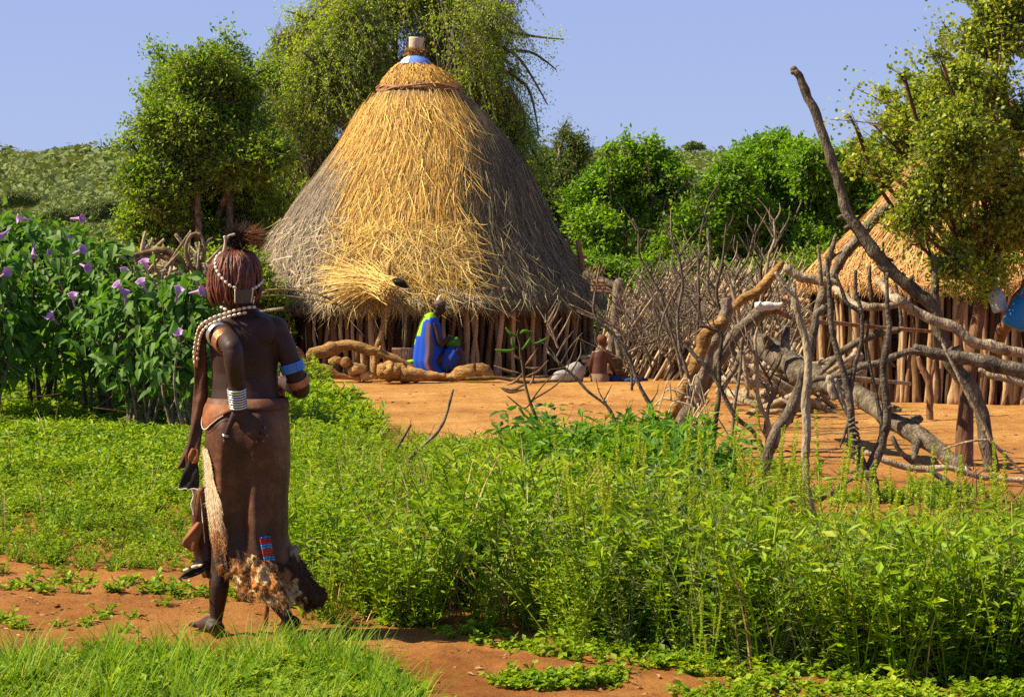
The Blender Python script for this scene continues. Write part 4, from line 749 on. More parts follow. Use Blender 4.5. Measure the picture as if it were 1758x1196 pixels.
wood('forked_dead_tree', 'dark upright dead tree with several stems rising from one forked foot', 'dead tree', [([(1506, 880), (1499, 850), (1493, 820), (1490, 805)], [13, 12, 12, 12]), ([(1492, 812), (1508, 778), (1519, 740), (1523, 702), (1519, 667), (1515, 632), (1521, 602), (1527, 563), (1523, 528), (1523, 468)], [9, 9, 8, 8, 7.5, 7, 6, 5, 4, 2.5]),
     ([(1488, 815), (1469, 778), (1462, 740), (1461, 702), (1457, 671), (1446, 632), (1435, 594), (1427, 555), (1425, 517), (1423, 478), (1419, 440)], [9, 9, 8, 6.5, 6, 6, 5, 5, 4.5, 4, 3]), ([(1466, 786), (1458, 709), (1462, 655), (1469, 621), (1479, 582), (1479, 536), (1469, 498), (1468, 463)], [6, 5, 4.5, 4, 4, 3.5, 3, 2.5]),
     ([(1492, 800), (1512, 748), (1511, 709), (1500, 655), (1488, 594), (1492, 552)], [6, 4, 3.5, 3, 3, 2]), ([(1458, 720), (1450, 745), (1442, 768)], [3, 2.5, 1.5]), ([(1479, 536), (1455, 520), (1445, 497), (1435, 470)], [4, 4, 3, 2.5])], 'barkdark', 13.4)
mb = MB()
for k in range(9):
    a = np.linspace(0, 6.6, 15); c = W(1463 + k * 1.2, 722 + k * 9, 13.4); tube(np.stack([c[0] + .034 * np.sin(a), c[1] - .034 * np.cos(a), c[2] + .006 * a - .02 + .01 * np.sin(a * 2 + k)], -1), .007, 5, .2, 1, mb=mb)
solo('bark_binding', mb, M['bark'], W(1465, 740, 13.4), 'strip of bark wound around the left stem of the forked dead tree', 'binding')
wood('split_plank', 'short pale split piece of wood hanging beside the forked dead tree', 'wood piece', [([(1425, 645), (1427, 665), (1433, 686)], [6, 7, 5]), ([(1433, 650), (1440, 672), (1450, 700), (1462, 715)], [5, 5, 4, 3])], 'palewood', 13.9, rough=.3)
wood('leaning_dead_tree', 'grey trunk leaning right up behind the pale forked pole', 'dead tree', [([(1308, 815), (1319, 775), (1338, 736), (1362, 698), (1373, 663), (1379, 636)], [10, 10, 11, 10.5, 9, 8]), ([(1345, 725), (1358, 722), (1361, 716)], [5, 4, 2])], 'bark', 14.9)
wood('leaning_branch', 'grey branch rising right from the fallen trunk towards the small hut', 'branch', [([(1405, 645), (1430, 620), (1456, 596), (1500, 575), (1545, 566)], [4, 5, 6, 6, 5])], 'bark', 15.8)
wood('leaning_log', 'yellow barked log leaning right, foremost of the bundle of leaning logs', 'log', [([(1132, 745), (1158, 702), (1181, 655), (1198, 612), (1217, 572), (1244, 548)], [7, 9, 11, 11.5, 11.5, 10])], 'ochre', 16.6)
wood('leaning_log', 'grey log leaning right with cut top end beside the yellow barked log', 'log', [([(1190, 680), (1208, 640), (1216, 600), (1233, 575), (1246, 540), (1246, 513)], [11, 12, 12, 12, 11, 9])], 'barkdark', 17.0)
wood('leaning_log', 'long dark log leaning far right up to the whitish cut end', 'log', [([(1150, 765), (1185, 705), (1215, 650), (1245, 600), (1275, 562), (1308, 534), (1330, 528)], [13, 14, 13, 12, 12, 11, 9])], 'barkdark', 17.3, rough=.22)
wood('leaning_log', 'thin yellow and grey log rising right over the stick fence', 'log', [([(1255, 530), (1275, 515), (1302, 498), (1320, 480), (1345, 450)], [7, 8, 8.5, 8, 6])], 'ochre', 17.6)
M['pale'] = mat('peeled_pale_wood', [(.45, .42, .38), (.66, .63, .58)], 8, bump=.3)
wood('cut_log', 'short whitish peeled log end resting on the leaning logs', 'log', [([(1297, 526), (1315, 525), (1330, 526), (1344, 521)], [7, 7.5, 6, 3])], 'pale', 16.6)
wood('leaning_log', 'grey straight log rising right across the straw of the small hut', 'log', [([(1418, 500), (1432, 470), (1450, 437), (1472, 411), (1502, 374), (1526, 353)], [8, 8.5, 8.5, 9, 9, 7]), ([(1503, 373), (1506, 384)], [4, 3])], 'bark', 16.4)
wood('dead_branch', 'dark stem standing in front of the small hut straw, left of the tall crooked trunk', 'branch', [([(1404, 540), (1412, 500), (1420, 455), (1429, 425), (1436, 402)], [9, 8, 6, 4.5, 3]), ([(1420, 455), (1432, 440), (1446, 432)], [3, 2, 1.2])], 'barkdark', 16.2)
for lab, pts in zip(('left of the grey straight log', 'tallest of the thin stems before the small hut eave', 'below the pale bent branch', 'just right of the pale curved log tip', 'between the forked dead tree and the grey straight log', 'rightmost of the thin stems before the small hut'), ([(1410, 490), (1408, 455), (1404, 420)], [(1524, 530), (1521, 480), (1517, 450), (1516, 415)], [(1468, 520), (1468, 490), (1470, 463)], [(1548, 560), (1543, 520), (1538, 485)], [(1497, 520), (1493, 485), (1494, 455)], [(1560, 540), (1563, 500), (1570, 478)])):
    wood('dead_branch', 'thin upright dead stem, ' + lab, 'branch', [(pts, [4, 3.4, 2])], 'barkdark', 15.9, 'thin stems before the small hut', sides=6)
wood('rail', 'thin reddish rail running level behind the crossed branches to the small hut', 'rail', [([(1325, 530, 19.5), (1369, 549, 19.7), (1408, 553, 20), (1446, 556, 20.3), (1523, 563, 20.8), (1600, 569, 21.2)], [4, 4, 4, 3.5, 3.5, 3])], 'barkred', 20)
wood('forked_stake', 'short bent forked stake standing alone before the small hut wall', 'stake', [([(1597, 722), (1596, 700), (1596, 672), (1592, 650), (1582, 630), (1576, 612)], [6.5, 6, 6, 6, 5, 3.5]), ([(1594, 655), (1602, 635), (1604, 618)], [4, 3, 2.5])], 'barkred', 20.5)
wood('tree_limb', 'thick reddish limb rising right behind the pale curved log', 'branch', [([(1700, 640, 16.6), (1712, 590, 16.5), (1728, 555, 16.3), (1748, 515, 16.1), (1775, 470, 16.0)], [12, 12, 11, 11, 11])], 'barkred', 16.4)
# branches lying on the ground, right
for lab, pts, r, Yq, mt in [('long grey branch lying over the sand towards the right edge', [(1485, 775), (1519, 790), (1554, 802), (1592, 805), (1623, 802), (1654, 809), (1688, 819), (1790, 826)], [4, 5, 6, 6, 5, 5, 5, 5], 14.8, 'palewood'),
    ('forked branch on the ground slanting down into the right weeds', [(1592, 805), (1623, 825), (1654, 844), (1688, 867), (1723, 888)], [4, 5, 5, 4, 3], 13.6, 'bark'),
    ('short branch touching the foot of the fallen trunk', [(1531, 748), (1546, 775), (1573, 798), (1600, 809)], [4, 4.5, 4, 3], 14.9, 'bark'),
    ('long whitish thin branch sloping down to the right edge', [(1618, 590), (1650, 655), (1669, 690), (1688, 725), (1704, 759), (1731, 786), (1775, 830)], [2, 3.5, 3.5, 3.5, 3, 2.5, 2], 14.4, 'palewood'),
    ('thin arching twig near the foot of the tall crooked trunk', [(1619, 771), (1658, 759), (1696, 755), (1712, 768), (1740, 778)], [1.5, 2, 2, 1.5, 1], 14.6, 'palewood'),
    ('dark low branch arching along the ground in the middle weeds', [(1180, 770), (1192, 800), (1227, 832), (1254, 848), (1285, 862)], [3, 4, 4.5, 4, 3], 13.6, 'bark'),
    ('low curved branch between the pale pole and the forked dead tree', [(1308, 867), (1346, 859), (1396, 857), (1427, 846), (1454, 827), (1477, 810)], [3, 4, 4.5, 4.5, 4, 3], 13.2, 'bark'),
    ('grey branch rising from the weeds to the dark level stick heap', [(1312, 775), (1292, 740), (1265, 717), (1246, 686), (1231, 655), (1215, 632), (1192, 609), (1173, 584)], [4, 4, 4.5, 4, 4, 4, 3.5, 2.5], 15.2, 'bark'),
    ('small twig standing up from the grass in the middle', [(690, 802), (715, 775), (748, 745), (765, 715), (778, 668)], [3.5, 3, 3, 2.5, 2], 14.2, 'barkdark'),
    ('short dark twig in the grass left of the standing twig', [(672, 785), (690, 755), (706, 728)], [2.5, 2.5, 1.5], 14.6, 'barkdark')]:
    wood('fallen_branch', lab, 'branch', [(pts, r)], mt, Yq)
# standing thin dead branches of the fence: traced ones and grown ones
tw = [([(1198, 830), (1196, 786), (1192, 748), (1185, 709), (1180, 660)], [5, 5, 4, 4, 3]), ([(1223, 822), (1223, 778), (1227, 732), (1231, 702), (1235, 671), (1235, 613), (1238, 575), (1219, 563), (1200, 559)], [6, 6, 6, 6, 5, 4.5, 4, 4, 3]),
      ([(1240, 820), (1256, 778), (1258, 740), (1262, 690), (1270, 640), (1272, 600)], [5, 5, 4.5, 4, 3.5, 3]), ([(1316, 775), (1319, 728), (1308, 702), (1300, 671), (1300, 625), (1296, 586), (1301, 560)], [5.5, 5.5, 5, 4.5, 4, 3.5, 2]),
      ([(1312, 745), (1320, 695), (1326, 665), (1316, 640)], [4, 3.5, 2.5, 1.5]), ([(1238, 671), (1262, 632), (1273, 594), (1277, 567), (1290, 530), (1300, 490)], [6, 6, 5, 4, 3.5, 2.5]), ([(1175, 665), (1162, 602), (1150, 563), (1138, 517), (1119, 478), (1098, 440), (1096, 400), (1086, 375)], [4, 4, 4, 4, 3.5, 3, 2.5, 2]),
      ([(1285, 670), (1273, 590), (1269, 555), (1262, 517), (1254, 486), (1246, 463)], [4.5, 4.5, 4, 4, 3.5, 2.5]), ([(1120, 700), (1095, 655), (1078, 610), (1060, 585), (1040, 562), (1020, 540), (1022, 500), (1030, 455)], [4.5, 4.5, 4.5, 4, 4, 3.5, 2.5, 2]),
      ([(1085, 670), (1082, 610), (1070, 590), (1052, 572)], [3, 3, 2.5, 2]), ([(1062, 740), (1045, 700), (1010, 672), (985, 645), (955, 618), (940, 603)], [3, 3, 3.2, 3.2, 3, 2.5]), ([(958, 598), (950, 575), (944, 560), (936, 551)], [2.5, 2.5, 3, 3]),
      ([(1190, 700), (1180, 640), (1168, 600), (1163, 545), (1172, 490), (1165, 440), (1153, 405), (1152, 360)], [4, 4, 4, 3.5, 3.5, 3, 2.5, 1.8]), ([(1205, 680), (1197, 600), (1200, 520), (1199, 460), (1203, 400), (1217, 342)], [4, 4, 3.5, 3, 2.5, 1.5]),
      ([(1262, 640), (1256, 590), (1245, 540), (1216, 500), (1218, 440), (1215, 392)], [4, 4, 3.5, 3.5, 3.5, 3]), ([(1300, 640), (1290, 570), (1310, 500), (1320, 440), (1330, 410), (1328, 376)], [4, 4, 4, 3.5, 3, 2]), ([(1330, 425), (1338, 402)], [2, 1]), ([(1240, 560), (1230, 500), (1240, 450), (1247, 385)], [4, 4, 3, 2]),
      ([(1275, 600), (1260, 540), (1262, 480), (1285, 440), (1298, 385)], [4, 4, 3.5, 3, 1.5]), ([(1085, 560), (1100, 540), (1130, 500), (1165, 470), (1200, 440)], [2.5, 2.5, 2.5, 2.5, 2]), ([(1130, 580), (1140, 540), (1165, 490), (1190, 455), (1210, 430)], [2.5, 2.5, 2.5, 2.5, 2]), ([(1305, 560), (1310, 520), (1306, 470), (1309, 425)], [3.5, 3.5, 3.5, 2.5])]
TWL = ['wavy dark branch standing left of the leaning logs', 'taller bent branch with a hooked tip left of the pale forked pole', 'dark branch standing just right of the hooked branch', 'wavy grey branch standing before the big fallen trunk', 'short kinked twig beside the wavy grey branch', 'branch curving up right from the sandy yard to the white cut log', 'long wavy branch, tallest over the dark stick platform', 'pale topped branch crossing the leaning yellow log', 'bare branch slanting right, nearest the sitting child on the right', 'short bare branch beside the slanting one at the sitting child', 'thin branch slanting down left before the child and the sack', 'short pale twig forking up before the sack', 'very tall thin branch rising against the green trees left of the middle', 'tall thin twig ending in a small hook against the green trees', 'straight pale branch tip standing up out of the stick fence', 'tall branch with a forked tip above the leaning yellow log', 'short side twig beside the forked tip branch', 'wavy branch tip above the heap of leaning sticks', 'curving branch leaning right over the stick fence', 'long thin stick slanting right in the left part of the stick fence', 'second thin stick slanting right in the stick fence', 'upright twig just left of the pale forked pole']
for k, (pts, r) in enumerate(tw):
    g = np.random.default_rng(k); sub = [(pts, r)]
    r = [v * .78 for v in r]; sub[0] = (pts, r)
    for q in range(8):
        i = g.integers(1, len(pts)); a, b_ = pts[i - 1], pts[i]; t = g.uniform(); p = (a[0] * (1 - t) + b_[0] * t, a[1] * (1 - t) + b_[1] * t); sg = g.choice([-1, 1]); l = g.uniform(18, 55)
        sub.append(([p, (p[0] + sg * l * .35, p[1] - l * .6), (p[0] + sg * l * g.uniform(.3, .8), p[1] - l * 1.1)], [1.7, 1.2, .5]))
    y = (15.6 if max(p[1] for p in pts) > 690 else 18.) + .35 * (k % 5)
    lab, grp = TWL[k], 'dead branches standing before the yard' if max(p[1] for p in pts) > 690 else 'branches sticking up from the fence'
    wood('dead_branch', lab, 'branch', sub, ('bark', 'barkdark', 'bark', 'palewood')[k % 4], y, grp, sides=6)
# fine tangle of grey twigs over and in front of the stick fence
mb = MB(); g = np.random.default_rng(41)
for k in range(150):
    u = g.uniform(1055, 1345); y = g.uniform(18.5, 26); v0 = g.uniform(560, 640); p = np.array([u, v0]); dr = np.array([g.normal() * .5 + .1, -1.]); r_ = g.uniform(.008, .016); pts = [W(*p, y)]
    for q in range(5): dr = dr + [g.normal() * .35, 0]; p = p + unit(dr) * g.uniform(18, 36); pts.append(W(*p, y))
    tube(pts, [r_, r_ * .8, r_ * .3], 5, .1, 2, mb=mb)
    for q in range(3): i = g.integers(1, 5); e = pts[i] + np.array([g.normal() * .22, g.normal() * .1, g.uniform(.08, .35)]); tube([pts[i], (pts[i] + e) / 2 + g.normal(size=3) * .02, e], [r_ * .5, r_ * .4, r_ * .15], 4, 0, 2, mb=mb)
solo('twig_tangle', mb, M['bark'], W(1200, 600, 22), 'fine tangle of grey dead twigs rising from the stick fence', 'twigs', kind='stuff')
mb = MB(); sp_ = spot(500, [(500, 650), (1758, 690), (1758, 900), (1300, 860), (560, 700)], 61); n = len(sp_)
solo('straw_litter', stampleaf(*LF4, sp_ + [0, 0, .015], g.normal(size=(n, 3)) * [1, 1, .08], np.array([[0, 0, 1.]]).repeat(n, 0), g.uniform(.04, .16, n), .012), M['drygrass'], (0, 20, 0), 'bits of straw and chaff littering the bare yard', 'straw', kind='stuff', smooth=False)
mb = MB(); g = np.random.default_rng(52)      # bare dry twigs among the weeds
for k in range(150):
    u, v = (g.uniform(520, 1150), g.uniform(760, 1060)) if k < 110 else (g.uniform(1100, 1750), g.uniform(880, 1080)); b_ = GP(u, v); h = g.uniform(.2, .5) * (1 if u > 850 else .7); d = np.array([g.normal() * .45, g.normal() * .3, 1]); m_ = b_ + d * h * .5; e = b_ + d * h + g.normal(size=3) * .04
    tube([b_, m_, e], [.0055, .004, .0015], 4, 0, 2, mb=mb)
    for q in range(5): t = g.uniform(.3, .9); p = b_ * (1 - t) + e * t; f_ = p + np.array([g.normal() * .09, g.normal() * .06, g.uniform(.03, .14)]); tube([p, (p + f_) / 2 + g.normal(size=3) * .01, f_], [.003, .002, .001], 3, 0, 1, mb=mb)
solo('dry_twigs', mb, M['barkred'], (0, 12, 0), 'bare reddish dry twigs standing among the green weeds', 'twigs', kind='stuff')
# arching bramble
mb = MB(); g = np.random.default_rng(3)
for k in range(16):
    p = np.array([g.uniform(1150, 1220), g.uniform(655, 700)]); e = p + [g.uniform(-80, 70), g.uniform(20, 110)]; mm = (p + e) / 2 + [g.uniform(-20, 20), -g.uniform(10, 50)]; yy = 15 + g.uniform(-.3, .3)
    tube([W(*p, yy), W(*mm, yy), W(*e, yy)], [.008, .006, .003], 5, 0, 5, mb=mb)
solo('dry_bramble', mb, M['stick'], W(1180, 680, 15), 'tangle of thin pale arching twigs before the leaning logs', 'brambles')
# the leaning stick fence behind: one long fence with its stakes as parts
fb = np.array([(1180 - CX) / F * 27.5, 27.5, 0]); fence = empty('stick_fence', fb, 'long fence of many thin leaning sticks between the two huts', 'fence')
g = np.random.default_rng(31); stk = []
for k in range(10):
    q = np.random.default_rng(k + 50); z = np.linspace(0, 1.6, 6); w_ = q.normal(size=(6, 2)) * .02; w_[0] = 0; mbk = tube(np.column_stack([w_, z]), [.022, .021, .019, .017, .013, .006], 6, .15, 3, fr=10)
    if k % 2: tube([np.r_[w_[3], z[3]], np.r_[w_[4] + [.08, 0], z[4]], np.r_[w_[5] + [.13, .03], 1.5]], [.014, .01, .005], 5, 0, 2, mb=mbk)
    stk.append(mbk.mesh('stake', M['stick']))
def stake_at(i, x, y, s, ty, tx, parent, zoff=-.05):
    o = bpy.data.objects.new('stake', stk[i]); COL.objects.link(o); o.parent = parent; o.location = (float(x - fb[0]), float(y - fb[1]), zoff); o.rotation_euler = (tx, ty, 0); o.scale = (1, 1, s)
for k in range(100):
    u = g.uniform(1045, 1420); y = 28.3 + g.uniform(-.5, .6) - (u - 1045) / 375 * 2.5; x = (u - 55 - CX) / F * y; h = np.interp(u, [1045, 1120, 1250, 1420], [.85, .95, 1.08, .9])
    stake_at(g.integers(10), x, y, h * g.uniform(.8, 1.25), g.normal() * .10 + .52, -g.uniform(.0, .3), fence)
mb = MB()
for k in range(620):
    u = g.uniform(1050, 1440); y = 28.7 + g.uniform(-.3, 1.2) - (u - 1045) / 375 * 2.5; x = (u - 55 - CX) / F * y; h = np.interp(u, [1045, 1120, 1250, 1420], [1.2, 1.4, 1.65, 1.4]) * g.uniform(.7, 1.15); an = .52 + g.normal() * .12
    a = np.array([x, y, -.03]); e = a + np.array([sin(an), .1 * g.normal(), cos(an)]) * h; tube([a, (a + e) / 2 + g.normal(size=3) * .03, e], [.018, .016, .006], 5, .12, 2, mb=mb)
part('packed_sticks', mb, M['stick'], fence)['kind'] = 'stuff'
mb = MB()
for z in (.55, .95): tube([W(1060, 445, 28.1) * [1, 1, 0] + [0, 0, z], W(1150, 445, 27.6) * [1, 1, 0] + [0, 0, z + .12], W(1300, 445, 26.4) * [1, 1, 0] + [0, 0, z + .2], W(1430, 445, 25.2) * [1, 1, 0] + [0, 0, z + .1]], [.03, .03, .03, .03], 6, .15, mb=mb)
part('rail', mb, M['barkred'], fence)
# dark raised platform of poles left of the fence, with shade under it
mb = MB(); g = np.random.default_rng(8)
for k in range(30):
    z = g.uniform(-4, 5); tube([W(1050 + g.uniform(0, 15), 572 + z, 27.3 + k * .04), W(1130, 577 + z + g.uniform(-3, 4), 27.3 + k * .04), W(1215 - g.uniform(0, 20), 592 + z, 27.3 + k * .04)], [.03, .035, .03], 6, .2, mb=mb)
pf = solo('stick_platform', mb, M['barkdark'], W(1130, 580, 27.4), 'low dark platform of heaped poles in the shade behind the sitting child', 'platform')
ORG[pf.name] = np.asarray(W(1130, 580, 27.4)); mb = MB()
[part('leg', tube([[p[0], p[1], -.05], [p[0] + .03, p[1], .3], p], .05, 7, .2), M['barkdark'], pf) for p in (W(1060, 580, 27.3), W(1100, 580, 28.3), W(1150, 580, 27.3), W(1190, 585, 28.3), W(1212, 588, 27.3))]
mb = MB()
for k in range(130):
    p = np.array([(g.uniform(1060, 1400) - CX) / F * 28, 28.2 + g.uniform(-.2, .5), g.uniform(.02, .45)]); d = g.normal(size=3) * [.4, .2, .12]; tube([p - d, p, p + d], .022 * g.uniform(.6, 1.6), 5, .2, 1, mb=mb)
solo('firewood_heap', mb, M['stick'], (1.9, 28.2, 0), 'low heap of broken firewood under and behind the stick fence', 'firewood', kind='stuff')
mb = MB()
for k in range(48):
    u = g.uniform(1270, 1440); yy = g.uniform(21, 22.6); p = W(u, 620, yy); p[2] = g.uniform(.03, .55) ; d = g.normal(size=3) * [.28, .2, .14]; tube([p - d, p, p + d], .03 * g.uniform(.6, 1.5), 6, .2, 1, mb=mb)
solo('branch_heap', mb, M['palewood'], W(1350, 650, 22), 'heap of short crooked branches behind the thick fallen trunk', 'branches', kind='stuff')
for k, (px, py, h, lab) in enumerate([(1335, 625, 55, 'short yellow upright post left of the heap behind the fallen trunk'), (1356, 625, 45, 'second short post in the heap behind the fallen trunk'), (1190, 640, 0, '')]):
    if h: wood('post', lab, 'post', [([(px - 6, py, 20.6), (px, py - h, 20.6)], [5, 4])], 'ochre', 20.6)
# hanging structure right of the big hut: lashed poles and a corner post
wood('corner_post', 'dark upright post at the right corner of the big hut', 'post', [([(1040, 655, 27.6), (1050, 600, 27.6), (1056, 540, 27.6), (1062, 490, 27.6), (1066, 485, 27.6)], [9, 8, 8, 9, 7])], 'barkdark', 27.6)
wood('beam', 'dark beam jutting from the big hut roof to the corner post', 'beam', [([(1005, 470, 28.3), (1030, 480, 28.), (1065, 492, 27.6)], [7, 7, 6])], 'barkdark', 28)
wood('bundle', 'small bundle of reddish sticks resting on the beam beside the big hut', 'sticks', [([(1015, 483 + k * 5, 27.9), (1052, 484 + k * 6, 27.8)], [3.5, 3.5]) for k in range(4)] + [([(1008 + 6 * k, 478, 28), (1014 + 7 * k, 458 - (k % 3) * 4, 28)], [1.6, 1]) for k in range(5)], 'barkred', 28)
wood('red_post', 'red brown post top behind the right edge of the big roof', 'post', [([(1001, 500, 29.6), (998, 450, 29.6), (992, 412, 29.6)], [5, 5, 4.5]), ([(990, 440, 29.6), (1008, 442, 29.6)], [2.5, 2])], 'barkred', 29.6)
# brushwood left of the hut
def brush(lab, paths, mt='stick', Y=22.5): wood('brush_branch', lab, 'branch', paths, mt, Y, sides=7)
brush('arched pale branch loop left of the woman\'s head', [([(335, 470), (326, 455), (319, 430), (325, 408), (335, 401), (345, 405), (351, 425), (348, 450)], [4, 4.5, 4, 3.5, 3, 3, 3.5, 4])], 'stick')
brush('curving whitish branch on top of the brushwood fence', [([(225, 440), (250, 433), (275, 429), (295, 435), (312, 448), (320, 470)], [5, 6, 6, 6, 5, 4])], 'stick')
brush('reddish branch under the curving whitish branch', [([(235, 445), (262, 441), (285, 442), (305, 455), (322, 462)], [4, 4.5, 5, 5, 4])], 'barkred')
brush('dark upright stump in the brushwood beside the woman', [([(345, 480), (340, 455), (336, 435)], [7, 6.5, 5]), ([(345, 425), (360, 412), (366, 408)], [3, 2.5, 2])], 'bark')
brush('forked twigs standing up at the left of the brushwood', [([(238, 460), (243, 435), (246, 415), (250, 397)], [4, 4, 3, 2]), ([(243, 438), (255, 420)], [3.5, 2.5]), ([(234, 465), (230, 440), (228, 425)], [4, 3.5, 3])], 'stick')
mb = MB(); g = np.random.default_rng(4)
for k in range(230):
    u, v = g.uniform(175, 420), g.uniform(455, 600); p = W(u, v, 23 + g.uniform(-.6, .6)); d = unit(g.normal(size=3) * [1, .5, .7]) * g.uniform(.15, .6); tube([p - d, p + g.normal(size=3) * .05, p + d], [.02, .018, .01], 5, .15, 2, mb=mb)
solo('brushwood_fence', mb, M['palewood'], W(300, 500, 23), 'tangled brushwood fence behind the violet flowered shrubs', 'fence', kind='stuff')
mb = MB()
for k in range(120):
    u, v = g.uniform(-20, 360), g.uniform(640, 720); p = GP(u, v + 30) + [0, 0, g.uniform(.03, .3)]; d = unit(g.normal(size=3) * [1, .5, .35]) * g.uniform(.15, .6); tube([p - d, p + g.normal(size=3) * .05, p + d], [.007, .007, .004], 5, 0, 2, mb=mb)
solo('dry_twigs', mb, M['stick'], GP(170, 700), 'dry pale twigs tangled around the foot of the shrubs', 'twigs', kind='stuff')
# logs in front of the big hut
def logp(lab, pts, r, mt='ochre', Y=26.8, name='weathered_log', rough=.13, cat='log'): wood(name, lab, cat, [(pts, r)], mt, Y, rough=rough, sides=12)
logp('long arched weathered log lying before the big hut wall', [(533, 622), (540, 608), (569, 600), (598, 591), (622, 597), (645, 604), (669, 613), (698, 625), (722, 637)], [8, 11, 11, 9, 9, 8, 7, 6, 4], Y=27.0)
logp('low crooked log under the long arched log', [(520, 622), (543, 629), (564, 634), (583, 644), (620, 650)], [8, 7, 8, 6, 4])
logp('gnarled thick root log with a knotty left end, before the seated person', [(650, 637), (665, 636), (680, 638), (703, 643), (738, 645), (765, 646)], [11, 17, 16, 13, 9, 6], Y=26.6, rough=.4)
logp('smooth humped log right of the seated person', [(752, 648), (775, 647), (790, 642), (812, 636), (832, 636), (842, 648)], [5, 7, 12, 13, 12, 7], Y=26.7, rough=.25)
logp('round cut log end showing between the crooked logs', [(593, 622, 26.75), (595, 622, 27.1)], [9, 9], rough=.1)
logp('stubby wood chunk beside the gnarled root log', [(598, 638), (615, 632), (628, 636)], [7, 9, 7], rough=.4, name='wood_chunk', cat='wood')
logp('small wood chunk on the sand before the crooked logs', [(620, 648), (632, 643), (640, 648)], [6, 8, 6], rough=.45, name='wood_chunk', cat='wood')
logp('upright tan wood block just right of the walking woman', [(508, 640), (510, 618), (509, 597)], [13, 13, 11], rough=.25, name='wood_block', cat='wood')
logp('knobbly wood chunk between two logs at the left', [(565, 622), (578, 618), (588, 624)], [6, 7, 5], rough=.4, name='wood_chunk', cat='wood')
def board(lab, x0, y0, x1, y1, Y, mt): a, b_ = W(x0, y1, Y), W(x1, y0, Y); solo('board', box(a, b_ + [0, .04, 0], jit=.006), M[mt], a, lab, 'board', smooth=False)
board('upright brown board behind the long log, left of the seated person', 672, 598, 709, 632, 27.3, 'barkred')
board('small reddish board right of the seated person', 784, 603, 796, 636, 27.3, 'barkred')
wood('curved_pod_stick', 'thin bent stick on the ground before the dark hut wall', 'stick', [([(800, 650), (850, 648), (900, 655), (960, 653)], [2, 3, 3, 2])], 'stick', 26.5)
ragm = mat('grey_rag', [(.22, .21, .2), (.42, .4, .38)], 9, bump=.6); mb = MB(); ell(W(985, 640, 26.9), (.16, .12, .14), 20, 14, mb, rough=.35, fr=12); ell(W(965, 648, 26.8), (.14, .1, .09), 16, 12, mb, rough=.4, fr=14)
solo('rag_sack', mb, ragm, W(980, 645, 26.8), 'crumpled grey sack lying against the hut wall left of the sitting child', 'sack')
# pods plant
g = np.random.default_rng(6); b0 = W(935, 760, 15.0); b0[2] = 0; r = empty('pod_plant', b0, 'thin plant with long curved drooping pods in front of the bare yard', 'plant'); Yp = 15.0; mb = MB()
q = lambda pts, rad: tube([W(840 + x / 4.983, 540 + y / 4.983, Yp) for x, y in pts], rad, 6, 0, 4, mb=mb)
q([(440, 1250), (420, 960), (340, 720), (300, 560), (285, 440), (265, 330), (262, 260), (240, 180), (245, 130)], [.014, .013, .011, .010, .009, .008, .006, .005, .003])
q([(360, 740), (430, 640), (540, 520), (600, 510)], [.006, .005, .003]); q([(370, 730), (560, 610), (650, 500), (690, 400), (770, 180)], [.006, .006, .005, .004, .002]); q([(690, 380), (640, 450), (520, 470), (510, 490)], .003); q([(660, 480), (600, 440), (590, 400)], .003); q([(600, 300), (655, 200)], .003); q([(380, 720), (300, 800), (210, 740), (150, 690)], [.008, .007, .003])
part('stem', mb, M['stick'], r)
for pts, mt in [([(240, 185), (180, 160), (140, 110)], 'g'), ([(265, 160), (300, 140), (370, 150)], 'g'), ([(280, 300), (330, 240), (375, 155)], 'g'), ([(330, 255), (420, 240), (500, 195)], 'g'), ([(235, 290), (200, 250), (190, 200)], 'g'), ([(215, 300), (160, 310), (50, 300)], 'g'), ([(270, 380), (225, 360), (205, 315)], 'b'), ([(305, 440), (360, 370), (415, 275)], 'b'), ([(310, 450), (380, 460), (440, 445)], 'b'), ([(320, 530), (420, 480), (505, 390)], 'b'), ([(375, 490), (370, 560), (345, 600)], 'b'), ([(260, 500), (150, 480), (40, 435)], 'b'), ([(280, 505), (220, 570), (150, 600)], 'b'), ([(300, 600), (200, 640), (100, 620)], 'b'), ([(300, 640), (180, 660), (90, 620)], 'b'), ([(360, 520), (430, 530), (500, 515)], 'b')]:
    part('pod', tube([W(840 + x / 4.983, 540 + y / 4.983, Yp - .05) for x, y in pts], [.006, .012, .004], 6, .1, 5), M['weed2'] if mt == 'g' else M['barkred'], r)
P = np.array([W(840 + g.uniform(80, 620) / 4.983, 540 + g.uniform(760, 1000) / 4.983, Yp + g.uniform(-.2, .2)) for _ in range(60)]); n = 60
part('leaves', stampleaf(LF6[0], LFT, P, g.normal(size=(n, 3)) * [1, 1, .4] + [0, 0, -.3], g.normal(size=(n, 3)) + [0, 0, 1], g.uniform(.06, .12, n), g.uniform(.03, .06, n)), M['broad'], r, smooth=False)
P = np.array([W(942, 755, 13.6)]); solo('withered_leaf', stampleaf(LF6[0], LFT, W(948, 728, 13.6)[None], np.array([[-.25, -.2, -1.]]), np.array([[.1, -1., .2]]), np.array([.24]), np.array([.13])), M['greyleaf'] if 'greyleaf' in M else mat('withered_leaf', [(.25, .25, .2), (.4, .4, .35)], 20), W(942, 740, 13.6), 'large withered grey leaf hanging over the weeds below the pod plant', 'leaf')
